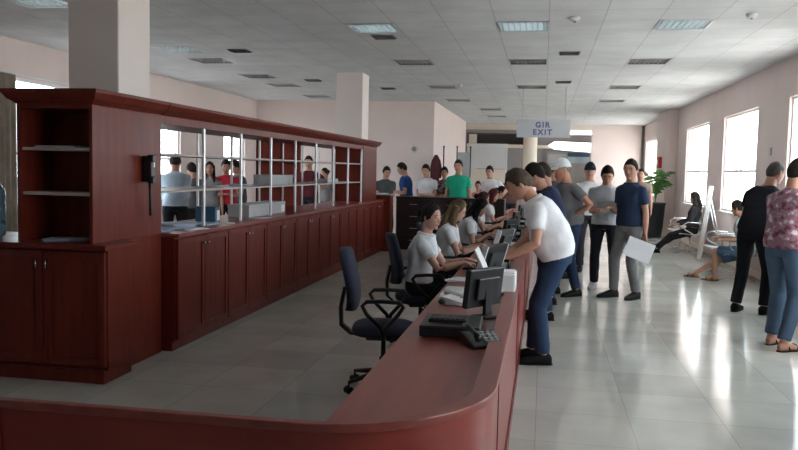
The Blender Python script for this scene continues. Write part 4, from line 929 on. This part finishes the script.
# seated along the windows
person(3.0, 16.75, 75, 'seated person in dark clothes stretching the legs below the third window', h=1.68, lean=-8, pel=(0, -.02, .53), feet=((-.12, .66), (.08, .74)), knee=(.1, .4, 1), lh=(2.72, 16.6, .62), rh=(2.72, 16.95, .62), shirt=(.045, .045, .05), pants=(.02, .02, .024), hpitch=12, fem=True, style='long', hair=(.05, .045, .04), skin=(.50, .27, .19), sleeve=1.5)
person(3.0, 12.45, 62, 'seated person in denim shorts with bare legs and sandals behind the man in black', h=1.66, lean=10, pel=(0, -.02, .53), feet=((-.02, .42), (-.05, .75)), knee=(.1, .4, 1), lh=(2.68, 12.35, .66), rh=(2.70, 12.7, .66), shirt=(.36, .42, .44), pants=(.06, .11, .18), shorts=True, sandals=True, shoes=(.02, .015, .012), hpitch=18, fem=True, style='bun', skin=(.46, .25, .17), near=True)
# staff: seated women
def staff(k, label, yaw=-88, hyaw=0, hp=12, **kw):
    x, y = STAFF[k]
    a = dict(h=1.66, lean=9, pel=(0, 0.03, .575), feet=((-.12, .38), (.12, .40)), knee=(.05, .5, 1), fem=True, lh=(-.66, y + .12, .80), rh=(-.66, y - .14, .80), hdir=((1, -.2, -.15), (1, .2, -.15)), shirt=(.74, .76, .80), pants=(.02, .02, .025), sleeve=.55, palm=((0, 0, -1), (0, 0, -1)))
    a.update(kw); return person(x, y, yaw, label, hpitch=hp, hyaw=hyaw, **a)
staff(0, 'woman in a white shirt typing, seated nearest on the staff side', -90, -28, 6, near=True, style='bun', collar=True, hair=(.015, .012, .012), skin=(.60, .34, .26))
staff(1, 'woman in white with long light brown hair seated second on the staff side', -85, -6, 22, near=True, style='long', hair=(.13, .085, .045), skin=(.56, .32, .24))
staff(2, 'woman in white with long black hair bending over the desk', -85, 0, 26, lean=20, style='long', hair=(.012, .010, .010))
staff(3, 'woman in pale pink with tied dark hair seated behind the long-haired ones', -85, 0, 18, style='bun', shirt=(.66, .60, .62), hair=(.06, .018, .018))
staff(4, 'woman in white with dark red hair far along the desk', -85, 0, 18, style='long', shirt=(.7, .7, .7), hair=(.10, .025, .02))
staff(5, 'farthest seated woman in grey on the staff side', -85, 0, 15, style='bun', shirt=(.35, .33, .35))
# customers behind the dark cabinets
person(-3.32, 16.3, -150, 'man in a dark grey shirt standing beside the end post', h=1.68, shirt=(.09, .09, .09), pants=(.02, .02, .02), hpitch=16, rh='front', lh='front')
person(-2.95, 16.9, 100, 'man in a royal blue shirt behind the dark cabinets', h=1.78, shirt=(.02, .06, .22), pants=(.03, .03, .04), hpitch=20, lean=6, lh='front', rh='front')
person(-2.45, 16.5, 170, 'man in a white shirt behind the dark cabinets', h=1.74, shirt=(.72, .72, .76), pants=(.03, .03, .04), hpitch=14, lh='front', rh='front')
person(-2.10, 16.7, 185, 'woman in a dark patterned top next to the man in white', h=1.70, shirt_mat=M['floral'], pants=(.03, .03, .04), fem=True, style='bun', hpitch=12, lh='front', rh='front')
person(-1.76, 16.4, 175, 'man in a bright green shirt behind the dark cabinets', h=1.84, shirt=(.02, .42, .26), pants=(.03, .03, .04), hpitch=4, belly=.03, sleeve=.62)
person(-1.42, 17.3, 180, 'child in a pink top beside the man in green', h=1.40, shirt=(.62, .30, .28), pants=(.03, .03, .04), skin=(.52, .28, .2), hpitch=6, fem=True)
person(-1.18, 17.6, 170, 'man in a white shirt near the roller shutter', h=1.74, shirt=(.78, .74, .76), pants=(.03, .03, .04), hpitch=10, lh='hip')
person(-0.82, 19.0, 178, 'distant woman in brown beyond the staff desks', h=1.64, shirt=(.16, .08, .07), pants=(.03, .03, .04), fem=True, style='long', hair=(.03, .02, .02))
person(0.25, 20.0, 185, 'distant person in dark clothing at the far end of the counter', h=1.70, shirt=(.05, .05, .06), pants=(.03, .03, .04))
# people in the left hall, seen through the shelving
person(-5.83, 11.7, 25, 'large man in a pale blue shirt seen through the first shelving bay', h=1.80, shirt=(.42, .52, .62), pants=(.015, .015, .02), belly=.08, lean=8, hpitch=18, lh='front', rh='front', sleeve=1.5)
person(-5.92, 12.6, 60, 'person in dark grey beside the large man in pale blue', h=1.66, shirt=(.12, .12, .12), pants=(.02, .02, .02), hpitch=15)
person(-5.95, 13.3, -160, 'woman in a grey cardigan seen through the second shelving bay', h=1.68, shirt=(.25, .24, .25), pants=(.02, .02, .02), fem=True, style='long')
person(-5.72, 13.5, 200, 'man in a bright red shirt seen through the shelving', h=1.74, shirt=(.55, .03, .05), pants=(.03, .03, .04), hpitch=18, lh='front', rh='front')
person(-5.80, 14.3, 140, 'man in grey standing before the second left window', h=1.74, shirt=(.10, .10, .11), pants=(.02, .02, .03), hpitch=18, lh='front')
person(-5.0, 16.3, 185, 'man in a maroon shirt seen through the open far bay', h=1.86, shirt=(.10, .018, .025), pants=(.02, .02, .03), hpitch=2, lh='hip', rh='hip')
person(-4.85, 17.2, 150, 'person in grey standing beside the man in maroon', h=1.62, shirt=(.22, .22, .23), pants=(.02, .02, .03), hpitch=10, fem=True, style='bun')
